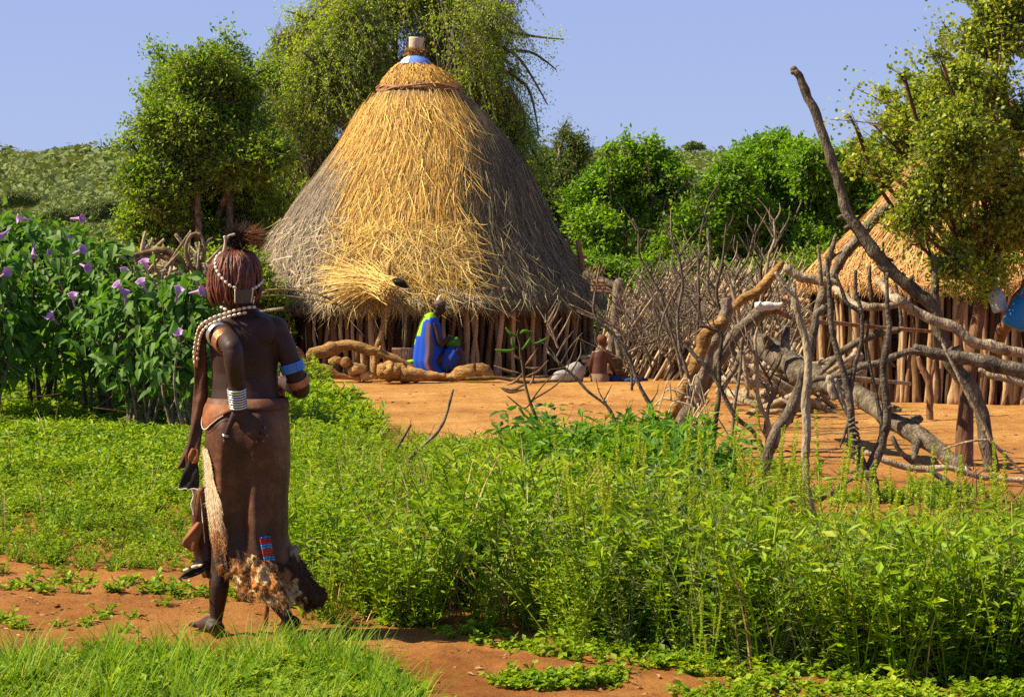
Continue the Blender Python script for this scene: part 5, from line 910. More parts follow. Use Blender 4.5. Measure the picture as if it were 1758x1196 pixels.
# blue can and grey can in the tree
def can(lab, c, R, H, mt, tilt):
    g_ = []
    for rd, z in [(.001, -.5), (.8, -.5), (.96, -.46), (1, -.40), (1, -.2), (1.03, -.17), (1.03, -.13), (1, -.1), (1, .12), (1.03, .15), (1.03, .19), (1, .22), (1, .36), (.92, .44), (.6, .5), (.3, .53), (.001, .53)]: g_.append((rd * R, z * H))
    m_ = lathe((0, 0, 0), g_, 28); V = m_.V[0]; ca, sa = cos(tilt), sin(tilt); X_ = V.copy(); X_[:, 0] = V[:, 0] * ca + V[:, 2] * sa; X_[:, 2] = -V[:, 0] * sa + V[:, 2] * ca; m_.V[0] = X_ + c
    r_ = empty('can', c, lab, 'container'); part('body', m_, M[mt], r_); top = c + np.array([sin(tilt), 0, cos(tilt)]) * H * .56
    part('cap', ell(top, (R * .3, R * .3, H * .06), 14, 8), M[mt], r_); a = np.linspace(0, pi, 9); part('handle', tube(np.stack([top[0] + R * .6 * np.cos(a), top[1] + 0 * a, top[2] + .09 * np.sin(a)], -1), .008, 6, 0, 2), M[mt], r_)
can('bright blue plastic can hanging in the tree at the right edge', W(1750, 538, 15.7), .09, .24, 'plastic', .45)
can('small faded grey can hanging beside the blue can', W(1712, 516, 15.8), .06, .17, 'greyplastic', -.35)
# path litter
wood('twig', 'thin dark twig lying on the path right of the woman', 'twig', [([(678, 1137, 8.22), (700, 1141, 8.2), (750, 1141, 8.2), (802, 1138, 8.22)], [2.5, 3, 3, 2])], 'barkdark', 8.2)
wood('twig', 'short dark twig lying on the path left of the woman', 'twig', [([(125, 1022, 9.95), (150, 1018, 9.98), (180, 1012, 10.0)], [2, 2.5, 2])], 'barkdark', 10)
mb = MB(); g = np.random.default_rng(12)
for sp_, n_, s_ in ((spot(1100, [(-300, 1000), (400, 1000), (600, 1070), (1100, 1110), (1758, 1180), (1758, 1230), (800, 1200), (600, 1120), (-300, 1110)], 30), 0, (.003, .017)), (spot(260, [(560, 660), (1758, 700), (1758, 880), (1300, 830), (560, 690)], 31), 0, (.008, .03))):
    for p in sp_: s_r = s_[0] + (s_[1] - s_[0]) * g.uniform() ** 3; ell(p + [0, 0, s_r * .2], (s_r, s_r * g.uniform(.5, 1), s_r * .5), 7, 5, mb, rough=.55, fr=110)
solo('earth_clods', mb, mat('clods', [(.10, .045, .022), (.27, .125, .05), (.38, .19, .08)], 3, bump=1, bscale=90, island=.8, rough=.95, spec=.05), (0, 9, 0), 'small earth clods and pebbles strewn over the path', 'clods', kind='stuff')
mb = MB(); P = spot(160, [(-200, 1000), (900, 1000), (1758, 1180), (1758, 1220), (-200, 1120)], 33) + [0, 0, .012]; n = len(P)
solo('fallen_leaves', stampleaf(*LF4, P, np.random.default_rng(1).normal(size=(n, 3)) * [1, 1, .1], np.array([[0, 0, 1.]]).repeat(n, 0), .045, .018), M['drygrass'], (0, 9, 0), 'dry leaves and straw bits scattered on the path', 'leaves', kind='stuff', smooth=False)
# ---------------------------------------------------------------- people
def fuse(name, mb, matl, parent, voxel, it=4):
    """melt overlapping limbs into one continuous skin"""
    me = mb.mesh('tmp', matl); o = bpy.data.objects.new('tmp', me); COL.objects.link(o)
    r_ = o.modifiers.new('r', 'REMESH'); r_.mode = 'VOXEL'; r_.voxel_size = voxel; r_.use_smooth_shade = True
    s_ = o.modifiers.new('s', 'SMOOTH'); s_.iterations = it; s_.factor = .5
    bpy.context.view_layer.update(); dg = bpy.context.evaluated_depsgraph_get(); m2 = bpy.data.meshes.new_from_object(o.evaluated_get(dg)); m2.name = name
    bpy.data.objects.remove(o); m2.transform(__import__('mathutils').Matrix.Translation(tuple(-ORG[parent.name])))
    m2.materials.clear(); m2.materials.append(matl); m2.polygons.foreach_set('use_smooth', [True] * len(m2.polygons))
    ob = bpy.data.objects.new(name, m2); COL.objects.link(ob); ob.parent = parent; ORG[ob.name] = ORG[parent.name]; return ob
def ring(c, ax, R, r, mb, col=None, n=20, sq=1.0):
    ax = unit(np.array(ax, float)); u = unit(np.cross(ax, [.3, .2, 1.])); v = np.cross(ax, u); a = np.linspace(0, 2 * pi, n + 1)
    return tube(np.asarray(c) + np.outer(np.cos(a), u) * R + np.outer(np.sin(a), v) * R * sq, r, 6, 0, 1, False, mb=mb, col=col)
def headshape(c, fdir, mb, s=1.0, tilt=0.0):
    """skull, jaw, nose, lips, ears; fdir is where the face looks (horizontal)"""
    f = unit(np.array([fdir[0], fdir[1], tilt])); sd = unit(np.cross(f, [0, 0, 1.])); up = np.cross(sd, f); R = np.stack([sd, f, up], 1)
    P = lambda a, b_, d: c + R @ (np.array([a, b_, d]) * s)
    ell(P(0, -.012, .02), np.array([.074, .093, .088]) * s, 20, 14, mb, R=R); ell(P(0, .03, -.045), np.array([.052, .055, .062]) * s, 16, 10, mb, R=R); ell(P(0, .060, -.088), np.array([.022, .022, .018]) * s, 12, 8, mb, R=R)
    tube([P(0, .082, .018), P(0, .098, -.012), P(0, .106, -.030)], [.008 * s, .011 * s, .015 * s], 8, mb=mb, seg=2); ell(P(0, .084, -.058), np.array([.025, .012, .011]) * s, 10, 8, mb, R=R)
    for q in (-1, 1):
        ell(P(q * .076, -.008, -.012), np.array([.010, .022, .031]) * s, 10, 8, mb, R=R); ell(P(q * .034, .075, .026), np.array([.022, .010, .008]) * s, 10, 6, mb, R=R); ell(P(q * .043, .06, -.022), np.array([.02, .02, .018]) * s, 10, 6, mb, R=R)
    return P
YW = 8.66
def WP(px, py, dy=0.): return W(px, py, YW + dy)
base = GP(432, 1096); base[1] = YW
wom = empty('person', base, 'woman in long brown hide skirt walking away on the path, one hand on her hip', 'person')
mb = MB()
def oval(py, cx, hw, hd, cdy=.02, n=28, e=.85):
    a = np.arange(n) * 2 * pi / n; s = F / YW; c = WP(cx, py, cdy); x = np.sign(np.sin(a)) * np.abs(np.sin(a)) ** e; y = np.sign(np.cos(a)) * np.abs(np.cos(a)) ** e
    return np.stack([c[0] + hw / s * x, c[1] - hd * y, c[2] + 0 * a], -1)
loft([oval(*r) for r in [(522, 414, 22, .05, .03), (532, 416, 26, .055, .03), (541, 420, 44, .07, .03), (550, 421, 60, .09, .03), (562, 421, 63, .105, .03), (585, 420, 61, .11, .03), (610, 420, 59, .11, .03), (640, 420, 57, .10, .03), (668, 421, 57, .095, .02), (690, 422, 61, .105, .02), (720, 423, 65, .125, .01), (760, 424, 66, .135, .01), (800, 424, 62, .12, .01)]], mb)
for x in (396, 446): ell(WP(x, 740, -.045), (.085, .085, .095), 18, 12, mb)
for x in (394, 446): ell(WP(x, 572, -.035), (.07, .04, .075), 16, 12, mb)      # shoulder blades
hc = WP(401, 478, .03); HP = headshape(hc, (-.42, .9), mb)
tube([WP(403, 500, .03), WP(410, 522, .03), WP(417, 545, .03)], [.055, .054, .062], 14, mb=mb)
LA = [WP(376, 563, .0), WP(385, 578, -.12), WP(398, 596, -.25), WP(402, 625, -.26), WP(406, 655, -.235), WP(409, 692, -.205)]
tube(LA, [.052, .047, .043, .041, .036, .0255], 14, seg=5, mb=mb); ell(WP(399, 598, -.262), (.041, .041, .042), 14, 10, mb); ell(WP(375, 564, .01), (.058, .06, .055), 16, 10, mb)
RA = [WP(472, 566, .02), WP(490, 598, .01), WP(503, 634, .02), WP(516, 667, .05), WP(506, 664, .15), WP(494, 659, .24), WP(488, 657, .29)]
tube(RA, [.053, .047, .042, .041, .037, .030, .024], 14, seg=5, mb=mb); ell(WP(471, 565, .02), (.06, .06, .056), 16, 10, mb); ell(WP(516, 669, .05), (.040, .045, .038), 14, 10, mb)
# left hand lying on the hip: palm, four fingers, thumb pointing down
PA = [WP(409, 692, -.205), WP(411, 706, -.205), WP(416, 716, -.20), WP(421, 725, -.195)]
for o_ in (-.016, 0, .016): tube([p + np.array([o_ * .5, 0, o_]) * k for p, k in zip(PA, (.4, 1, 1, 1))] if 0 else [PA[0], PA[1] + [o_ * .4, 0, o_ * .7], PA[2] + [o_ * .2, 0, o_ * 1.1], PA[3] + [-o_ * .1, 0, o_ * 1.3]], [.022, .020, .018, .015], 10, mb=mb)
FG = []
for kx, ky, mx_, my, tx, ty, r in [(419, 737, 430, 748, 441, 758, .0095), (425, 730, 439, 744, 453, 757, .0098), (429, 722, 444, 735, 459, 748, .0095), (431, 713, 443, 722, 456, 734, .0085)]:
    pts = [WP(kx - 6, ky - 6, -.195), WP(kx, ky, -.203), WP(mx_, my, -.210), WP(tx, ty, -.195)]; tube(pts, [r * 1.25, r * 1.15, r, r * .75], 9, seg=4, mb=mb); FG.append(pts)
TH_ = [WP(404, 708, -.205), WP(398, 722, -.208), WP(391, 738, -.206), WP(385, 757, -.198)]; tube(TH_, [.017, .0145, .012, .009], 10, seg=4, mb=mb)
# right hand closed round the staff
ST0, ST1 = WP(487, 630, .315), WP(456, 1084, .33); ST1[2] = .0; ST0 = ST0 + [0, 0, 0]
sd_ = unit(ST1 - ST0); hcen = ST0 + sd_ * .075
tube([WP(488, 657, .29), hcen + [.012, -.028, .012], hcen + [-.004, -.034, -.01]], [.024, .026, .022], 10, mb=mb)
for q in range(4):
    c = hcen + sd_ * (q - 1.5) * .019 ; pts = [c + np.array([cos(a) * .023, sin(a) * .023, 0]) for a in np.radians([-110, -180, -250, -320])]; tube(pts, [.0105, .0100, .0095, .0075], 9, seg=3, mb=mb)
tube([hcen + [.02, -.025, .03], hcen + [.028, 0, .035], hcen + [.016, .024, .028]], [.012, .011, .008], 9, seg=3, mb=mb)
# legs and feet
tube([WP(398, 790, .01), WP(388, 900, .04), WP(379, 968, .05), WP(376, 1005, .04), WP(373, 1040, .05), WP(371, 1068, .05), WP(371, 1084, .05)], [.085, .062, .042, .044, .034, .026, .028], 14, seg=4, mb=mb)
A = WP(371, 1086, .05); A[2] = .05; gb = base[2]
def foot(heel, toe, w_, mb):
    d = unit(toe - heel); L_ = np.linalg.norm(toe - heel); s = unit(np.cross(d, [0, 0, 1.]))
    tube([heel, heel + d * L_ * .3 + [0, 0, .018], heel + d * L_ * .62 + [0, 0, .004], heel + d * L_ * .85], [.029, .032, .028, .017], 12, flat=1.25, seg=4, mb=mb)
    for q in range(5): t0 = heel + d * L_ * (.72) + s * (q - 2) * .0175; tube([t0, t0 + d * L_ * .13 + [0, 0, .002], t0 + d * L_ * (.27 - .025 * abs(q - .6)) - [0, 0, .006]], [.014, .0105, .009 if q else .012], 8, seg=3, mb=mb)
foot(np.array([A[0] + .012, A[1] - .045, gb + .032]), np.array([A[0] - .105, A[1] + .17, gb + .022]), 1, mb)
tube([WP(446, 790, .0), WP(450, 900, .01), WP(449, 968, -.01), WP(457, 1000, -.04), WP(472, 1028, -.06), WP(489, 1053, -.09), WP(497, 1065, -.10)], [.085, .062, .044, .046, .037, .027, .026], 14, seg=4, mb=mb)
toe = WP(483, 1104, -.02); toe[2] = gb + .02; foot(WP(505, 1071, -.12), toe, 1, mb)
body = fuse('body', mb, M['skin'], wom, .0052, 5)
ea = HP(0, 0, 0)
for q in (-1, 1): part('eye', ell(HP(q * .032, .079, .008), (.011, .007, .007), 10, 8), mat('eye_white', [(.5, .45, .4), (.6, .55, .5)], 10, rough=.2, bump=0), wom)
mb = MB(); nail = mat('nail', [(.16, .09, .06), (.22, .13, .09)], 10, rough=.3, bump=0)
for pts in FG + [TH_]: e = pts[-1]; d = unit(pts[-1] - pts[-2]); ell(e - d * .001 + np.array([0, -.0075, .001]), (.005, .0022, .006), 8, 6, mb)
part('nails', mb, nail, wom)
solo('walking_staff', tube([ST0, ST0 * .5 + ST1 * .5 + [.008, 0, 0], ST1], [.013, .0125, .011], 9, .12, 8), M['leatherred'], ST1, 'reddish wooden staff held by the walking woman in front of her', 'staff')
# skirt
SKR = [(684, 358, 490, .125), (700, 353, 493, .155), (725, 351, 495, .178), (755, 351, 496, .182), (800, 352, 496, .172), (860, 357, 491, .16), (920, 366, 491, .155), (960, 373, 502, .165), (1000, 380, 526, .185), (1024, 385, 542, .195)]
SKA = np.array(SKR, float)
def skp(th, py, off=0.):
    p_in = py; kk = np.clip((py - 900) / 124., 0, 1) ** 1.3; py = py + kk * (30 * np.sin(th) - 20)
    l = np.interp(py, SKA[:, 0], SKA[:, 1]); r = np.interp(py, SKA[:, 0], SKA[:, 2]); hd = np.interp(py, SKA[:, 0], SKA[:, 3]); am = np.interp(py, [684, 760, 860, 1024], [.001, .005, .010, .026])
    s = F / YW; cz = CAMZ - (py - HZ) / F * YW * 1.0; cxm = ((l + r) / 2 - CX) / s; hw = (r - l) / 2 / s
    fold = am * (np.sin(th * 5 + 1.0 + py * .006) + .6 * np.sin(th * 9 + 2 - py * .01) + .3 * np.sin(th * 17 + py * .02)); fold = fold * np.abs(np.cos(th)) ** .5
    but = .022 * np.exp(-((py - 742) / 42.) ** 2) * (np.exp(-((np.sin(th) + .42) / .3) ** 2) + np.exp(-((np.sin(th) - .35) / .3) ** 2)) * (np.cos(th) > 0)
    dent = -.020 * np.exp(-((th + .10 + (py - 850) * .0022) / .26) ** 2) * np.exp(-((py - 870) / 90.) ** 2) + .022 * np.exp(-((th + .58 + (py - 850) * .0018) / .24) ** 2) * np.exp(-((py - 850) / 80.) ** 2) + .016 * np.exp(-((th - .42 + (py - 880) * .002) / .25) ** 2) * np.exp(-((py - 890) / 90.) ** 2)
    e = .9; sx = np.sign(np.sin(th)) * np.abs(np.sin(th)) ** e; cyy = np.sign(np.cos(th)) * np.abs(np.cos(th)) ** e
    return np.stack([cxm + (hw + off + fold * .4) * sx, YW + .01 - (hd + off + fold + but + dent) * cyy, cz + 0 * th], -1)
th = np.linspace(-pi, pi, 121)[:-1]; PYS = np.linspace(684, 1024, 60); g = np.random.default_rng(15)
rg = np.array([skp(th, np.full(120, p) + (0 if k < 57 else 1) * 6 * np.sin(th * 6)) for k, p in enumerate(PYS)]); ri = rg[::-1].copy(); cen_ = ri.mean(1, keepdims=True); ri = ri + (cen_ - ri) * .04 + [0, 0, .004]
skm = MB(); loft(np.vstack([rg, ri[:30]]), skm, caps=False); skirt = part('skirt', skm, M['leather'], wom)
part('waistband', loft([skp(th, np.full(120, p), o_) for p, o_ in ((682, .0), (683, .006), (694, .007), (700, .006), (701, 0))], caps=False), M['leather'], skirt)
lo = lambda p: np.interp(p, [690, 735], [0, 1]); t2 = np.linspace(-2.2, -.1, 24)
part('hip_flap', grid([skp(t2, 691 + (6 + 36 * np.exp(-((t2 + 1.05) / .6) ** 2)) * k / 6, .009 + .001 * k * (k < 6)) for k in range(7)]), M['leatherred'], skirt)
def beads(P, r, mb, col=(.8, .78, .7)): 
    for p in P: ell(p, r, 6, 5, mb, col)
mb = MB(); t3 = np.linspace(-2.0, -.4, 46); beads(skp(t3, 698 + 36 * np.exp(-((t3 + 1.05) / .6) ** 2), .014), .0028, mb)
py_ = np.linspace(840, 928, 46); beads(skp(np.full(46, -1.35), py_, .012), .0028, mb)
py_ = np.linspace(765, 850, 40); part('bead_edging', mb, M['bead'], skirt)
# goat fur strip down the left side
def furon(P, Nn, D, n_each, L_, wd, colf, mb, seed=0):
    g = np.random.default_rng(seed); k = g.integers(0, len(P), n_each); c = colf(k, g)
    ribbons(P[k] + g.normal(size=(n_each, 3)) * .003, D[k] + Nn[k] * .35 + g.normal(size=(n_each, 3)) * .3, L_ * g.uniform(.5, 1.3, n_each), wd, g.normal(size=(n_each, 3)) * .003, Nn[k] + g.normal(size=(n_each, 3)) * .4, 2, mb, c)
pyg = np.linspace(768, 1005, 50); rb = np.interp(pyg, [768, 800, 850, 900, 950, 1005], [364, 374, 388, 397, 399, 402]) + 2 * np.sin(pyg * .09)
lw_ = np.interp(pyg, SKA[:, 0], SKA[:, 1]); rw_ = np.interp(pyg, SKA[:, 0], SKA[:, 2]); tr_ = np.arcsin(np.clip((rb - (lw_ + rw_) / 2) / ((rw_ - lw_) / 2), -1, 1)); sheet = np.array([skp(np.linspace(-1.75, t, 14), np.full(14, p), .007) for t, p in zip(tr_, pyg)])
WHT, ORF, GRF = np.array([.66, .52, .34]), np.array([.30, .11, .03]), np.array([.12, .085, .06])
def furcol(py, g, n): f = np.clip((py - 870) / 60 + g.normal(size=n) * .35, 0, 1)[:, None]; c = WHT * (1 - f) + ORF * f; f2 = np.clip((py - 945) / 40 + g.normal(size=n) * .3, 0, 1)[:, None]; return (c * (1 - f2) + GRF * f2) * g.uniform(.75, 1.2, (n, 1))
fc = np.repeat(pyg, 14); mb = MB(); grid(sheet, mb, furcol(fc, np.random.default_rng(1), len(fc))); fp = part('fur_strip', mb, M['fur'], skirt)
Pf = sheet.reshape(-1, 3); Nf = unit(Pf - np.array([base[0] + .0, YW, 0]) * [1, 1, 0] - Pf * [0, 0, 1]); mb = MB(); furon(Pf, Nf, np.tile([0, 0, -1.], (len(Pf), 1)), 6000, .013, .0016, lambda k, g: furcol(fc[k], g, len(k)), mb); part('fur', mb, M['fur'], fp, smooth=False)
# ragged fur and hide bundle at the hem
mb, mf = MB(), MB(); g = np.random.default_rng(21); PP, NN, CC = [], [], []
ORG_, CRM, DRK, TAN = (.38, .14, .03), (.60, .40, .19), (.06, .026, .012), (.30, .14, .05)
for x, y, rx, ry, c in [(402, 1008, 12, 10, ORG_), (396, 1000, 8, 9, ORG_), (420, 1000, 12, 14, TAN), (433, 1012, 9, 13, CRM), (424, 1022, 8, 8, CRM), (448, 990, 12, 14, ORG_), (446, 972, 11, 12, ORG_), (462, 966, 11, 9, TAN), (470, 982, 10, 9, CRM), (478, 972, 9, 9, DRK), (462, 1002, 11, 11, DRK), (450, 1020, 9, 14, CRM), (452, 1034, 8, 8, TAN), (480, 1002, 9, 10, CRM), (482, 990, 9, 8, CRM), (470, 1018, 11, 10, DRK), (492, 988, 12, 15, TAN), (500, 1008, 13, 17, DRK), (514, 1000, 12, 20, DRK), (522, 1018, 14, 15, DRK), (488, 1024, 12, 11, DRK), (505, 970, 12, 18, TAN), (508, 950, 8, 16, (.34, .24, .15)), (434, 988, 10, 10, TAN), (410, 1018, 9, 7, TAN), (438, 960, 8, 9, TAN), (476, 1030, 9, 9, TAN)]:
    cx = (np.interp(y, SKA[:, 0], SKA[:, 1]) + np.interp(y, SKA[:, 0], SKA[:, 2])) / 2; hw = (np.interp(y, SKA[:, 0], SKA[:, 2]) - np.interp(y, SKA[:, 0], SKA[:, 1])) / 2
    t = math.asin(max(-.97, min(.97, (x - cx) / hw))); p = skp(np.array([t]), np.array([float(y)]), .008)[0] + g.normal(size=3) * .004; s = YW / F; e0 = mb.n
    if (x * 7 + y) % 3 > 1.3: continue
    ell(p, (rx * s * .95, .014, ry * s * .9), 20, 14, mb, np.array(c) * g.uniform(.8, 1.1), rough=.75, fr=38); V = mb.V[-1]; nn = unit(V - p); fr_ = nn[:, 1] < .3
    PP.append(V[fr_]); NN.append(nn[fr_]); CC.append(np.tile(c, (fr_.sum(), 1)))
for th0, th1, yt, yb, amp, nx_, ny_, sd, off0 in ((-.52, 1.45, 975, 1038, .020, 90, 26, 0., .010), (-.10, 1.62, 955, 1026, .026, 90, 30, 5., .016), (-.55, .45, 1000, 1044, .016, 60, 18, 9., .018)):   # ruffled, fur side out
    T_, V_ = np.meshgrid(np.linspace(th0, th1, nx_), np.linspace(0, 1, ny_)); top_ = yt + 10 * np.sin(T_ * 4 + sd); yy_ = top_ + (yb - top_ + 7 * np.sin(T_ * 9 + sd * 2)) * V_
    B_ = skp(T_, yy_, off0); n_ = np.stack([np.sin(T_), -np.cos(T_), 0 * T_], -1); ruf = amp * (wob(B_ * [1, 1, .55] + sd, 52) + .5 * wob(B_ + sd, 110)) * np.clip(V_ * 3 + .15, 0, 1) + .012 * V_; B_ = B_ + n_ * ruf[..., None] + wob(B_ + 3, 60)[..., None] * np.array([.006, 0, .006])
    k1, k2 = wob(B_ + sd * 3, 38), wob(B_ + sd + 11, 60); col_ = np.where((k1 > .22)[..., None], CRM, np.where((k1 > -.18)[..., None], ORG_, TAN)); col_ = np.where(((k2 < -.30) | (T_ > .75 + .3 * k1))[..., None], DRK, col_)
    mb_n = B_.reshape(-1, 3); cc_ = np.array(col_).reshape(-1, 3); grid(B_, mb, cc_); PP.append(mb_n); NN.append(n_.reshape(-1, 3)); CC.append(cc_)
PP, NN, CC = np.vstack(PP), np.vstack(NN), np.vstack(CC); hb = part('hem_bundle', mb, M['fur'], skirt, label='ragged bundle of orange, cream and dark fur at the hem')
furon(PP, NN, NN * .12 + [.15, 0, -1], 12000, .016, .0014, lambda k, g: CC[k] * g.uniform(.5, 1.2, (len(k), 1)), mf, 5); part('fur', mf, M['fur'], hb, smooth=False)
# beaded panel
mb = MB(); BC = [(.04, .25, .8), (.85, .02, .02), (.85, .02, .02), (.08, .5, .9), (.08, .5, .9), (.85, .08, .02), (.85, .08, .02), (.85, .03, .02), (.08, .5, .9), (.08, .5, .9)]
for r_ in range(10):
    for q in range(9):
        y = 915 + r_ * 4.4 + .5 * abs(q - 4); x = 455 + q * 2.1 + r_ * .35; cx = 432 + (y - 915) * .11; hw = 68.5; t = math.asin(min(.97, (x - cx) / hw)); ell(skp(np.array([t]), np.array([y]), .006)[0], (.0024, .0024, .0052), 6, 5, mb, np.array(BC[r_]) * (1 if (q + r_) % 7 else .5))
part('beaded_panel', mb, M['bead'], skirt, label='small red and blue beaded panel above the hem')
# hides hanging at the left
def strip(name, rows, mt, parent, thick=.012, label=None, ns=16, amp=.006, seed=0):
    g = np.random.default_rng(seed); R_ = crom(np.array([(r[0], r[1], r[2], r[3] if len(r) > 3 else .03) for r in rows], float), 5); a = np.arange(ns) * 2 * pi / ns; o_ = []
    for i, (x, y, w_, dy) in enumerate(R_): c = WP(x, y, dy); u = np.cos(a); o_.append(np.stack([c[0] + u * w_ * YW / F, c[1] + np.sin(a) * thick + amp * np.sin(u * 4 + i * .35 + seed), c[2] + .003 * np.sin(u * 6 + i * .5)], -1))
    mb = MB(); loft(o_, mb); return part(name, mb, M[mt], parent, label=label), o_
hide, rows_ = strip('shoulder_hide', [(372, 549, 7, -.02), (358, 553, 12, -.05), (349, 566, 12, -.04), (345, 590, 10, .0), (345, 625, 11, .02), (345, 665, 12, .03), (342, 705, 13, .03), (336, 745, 11, .02), (331, 780, 12, .01), (329, 800, 10, .01)], 'leather', wom, .014, seed=1)
strip('hide_tip', [(331, 790, 8, -.01), (328, 812, 14, -.02), (325, 830, 17, -.02), (323, 840, 17, -.02)], 'black', hide, .012, 'black hide tip edged with white beads')
strip('hide_patch', [(334, 770, 6, -.015), (332, 783, 9, -.02), (331, 795, 7, -.02)], 'leatherred', hide, .012)
strip('hide_tail', [(331, 752, 4, .03), (322, 775, 7, .03), (314, 797, 8, .03), (311, 803, 6, .03)], 'leather', hide, .009, seed=3)
mb = MB(); beads([WP(307 + k * 2.3, 839 + .6 * sin(k), -.035) for k in range(15)], .003, mb); part('bead_edging', mb, M['bead'], hide)
apron, _ = strip('front_apron', [(346, 835, 14, .10), (343, 880, 14, .10), (345, 920, 16, .11), (352, 960, 18, .11), (360, 990, 12, .11)], 'leather', wom, .03, seed=4)
strip('fur_flap', [(343, 896, 6, .07), (334, 915, 13, .06), (327, 932, 15, .06), (334, 945, 10, .06)], 'leatherred', apron, .018, seed=5); 
strip('hide_tip', [(348, 965, 14, .06), (335, 980, 17, .05), (322, 988, 12, .05), (314, 992, 6, .05)], 'black', apron, .02, seed=6)
mb = MB()
for x, y, r in ((320, 978, 6), (335, 972, 7), (344, 970, 5), (325, 996, 3)): ell(WP(x, y, .022), (r * .0022, .012, r * .0013), 14, 10, mb, (.55, .44, .30), rough=.5, fr=90)
part('white_tufts', mb, M['fur'], apron)
mb = MB(); beads([WP(330 + 2 * sin(k * .3), 842 + k * 1.5, .075) for k in range(28)] + [WP(344 + .2 * k, 852 + k * 2.1, .068) for k in range(38)], .0027, mb); part('bead_edging', mb, M['bead'], apron)
# ochre hair in thin braids
HRR = np.array([(427, 402, 5), (430, 403, 17), (437, 404, 29), (450, 403, 38), (465, 402, 43), (485, 401, 45), (503, 401, 44), (518, 401, 40), (526, 402, 36)], float)
def hp_(th, py, off=0.):
    cx = np.interp(py, HRR[:, 0], HRR[:, 1]); hw = np.interp(py, HRR[:, 0], HRR[:, 2]) * YW / F + off; s = F / YW
    return np.stack([(cx - CX) / s + hw * np.sin(th), YW + .03 - hw * 1.05 * np.cos(th), CAMZ - (py - HZ) / F * YW + 0 * th], -1)
tt = np.linspace(-pi, pi, 61)[:-1]; mb = MB(); rows = [hp_(tt, np.full(60, p), -.010) for p in np.linspace(428, 508, 16)]
fm = np.clip((np.cos(tt - pi - .44) - .35) * 3, 0, 1)[:, None]
for i, p in enumerate(np.linspace(428, 508, 16)):                       # leave the face free
    k = np.clip((p - 447) / 12, 0, 1); c = rows[i].mean(0); rows[i] = rows[i] * (1 - fm * k * .45) + c * fm * k * .45
loft(rows, mb); hair = part('hair', mb, M['hair'], wom); mb = MB(); g = np.random.default_rng(5)
for k in range(150):
    t = g.uniform(-pi, pi); face = cos(t - pi + .44) > .45; end = (447 if face else 524 + g.uniform(-9, 5)); ps = np.linspace(428 + g.uniform(0, 3), end, 9); tw_ = t + .10 * np.sin(ps * .05 + k) + .03 * g.normal(size=9); sw = g.uniform(-.004, .005)
    P = hp_(tw_, ps, sw); P[-2:, :2] += g.normal(size=2) * .004; tube(P, [.0035, .0055, .006, .006, .006, .0058, .0055, .005, .003], 6, .25, 2, mb=mb, fr=160)
part('braids', mb, M['hair'], hair)
# cowrie strings
def cowries(path, parent, name, sz=(.0105, .0066, .006), step=.0215, cm='cord', double=False):
    C = crom(np.array(path), 12); d = np.r_[0, np.cumsum(np.linalg.norm(np.diff(C, axis=0), axis=1))]; n = max(2, int(d[-1] / step)); mb, mc, ms = MB(), MB(), MB()
    tube(np.array(path), .0032, 6, 0, 6, mb=mc)
    for k in range(n):
        s_ = (k + .5) * step; p = np.array([np.interp(s_, d, C[:, i]) for i in range(3)]); p2 = np.array([np.interp(s_ + .004, d, C[:, i]) for i in range(3)]); t = unit(p2 - p + 1e-7); u = unit(np.cross(t, [0, -1, 0.05])); v = np.cross(t, u); R = np.stack([t, u, v], 1)
        ell(p, sz, 9, 7, mb, R=R); nrm = np.array([0, -1, .1]); ell(p + nrm * sz[2] * .82, (sz[0] * .75, sz[1] * .16, sz[1] * .3), 6, 5, ms, R=R)
    c_ = part(name, mb, M['shell'], parent); part('cord', mc, M[cm], c_); part('slits', ms, M['cord'], c_); return c_
hs = []
for x, y in ((384, 429), (377, 440), (375, 454), (380, 467), (390, 480), (401, 490), (412, 495)):
    cx = np.interp(y, HRR[:, 0], HRR[:, 1]); hw = np.interp(y, HRR[:, 0], HRR[:, 2]); hs.append(hp_(np.array([math.asin(max(-.95, min(.95, (x - cx) / hw)))]), np.array([float(y)]), .008)[0])
cowries(hs, hair, 'cowrie_headband'); cowries([hp_(np.array([t]), np.array([y]), .008)[0] for t, y in ((.75, 497), (1.0, 493), (1.3, 487), (1.6, 482))], hair, 'cowrie_headband')
mb = MB(); pl = hp_(np.array([.45]), np.array([508.]), .012)[0]; a = np.linspace(.18, .80, 7)
grid([hp_(a, np.full(7, y), .012) for y in (497, 502, 508, 514, 520)], mb); tg = part('hair_plate', mb, mat('dark_plate', [(.03, .035, .045), (.06, .065, .08)], 10, rough=.35, spec=.6, bump=.1), hair)
mb = MB()
for t in (.16, .80): tube([hp_(np.array([t]), np.array([y]), .014)[0] for y in (496, 504, 512, 519)], .0028, 6, 0, 2, mb=mb)
part('plate_edge', mb, M['shell'], tg)
cowries([WP(*p) for p in ((440, 527, -.055), (424, 528, -.075), (406, 532, -.078), (387, 538, -.075), (368, 544, -.075), (353, 552, -.085), (343, 561, -.07), (338, 574, -.04), (335, 590, -.02), (333, 604, -.01), (334, 620, -.01), (336, 634, -.01))], wom, 'cowrie_necklace')
cowries([WP(*p) for p in ((424, 536, -.075), (406, 540, -.085), (388, 545, -.088), (370, 552, -.092), (357, 559, -.10), (348, 568, -.085), (343, 580, -.055), (341, 594, -.03), (339, 608, -.02), (340, 622, -.02))], wom, 'cowrie_necklace')
cowries([WP(*p) for p in ((378, 526, -.05), (387, 531, -.07), (396, 535, -.075))], wom, 'cowrie_necklace')
mb = MB()
for k in range(5): tube([WP(349 - k * 2, 560 + k, -.07), WP(343 - k * 1, 585, -.035), WP(340 - k * 1.2, 612, -.02), WP(339 - k, 632, -.02)], .0035, 6, .2, 4, mb=mb)
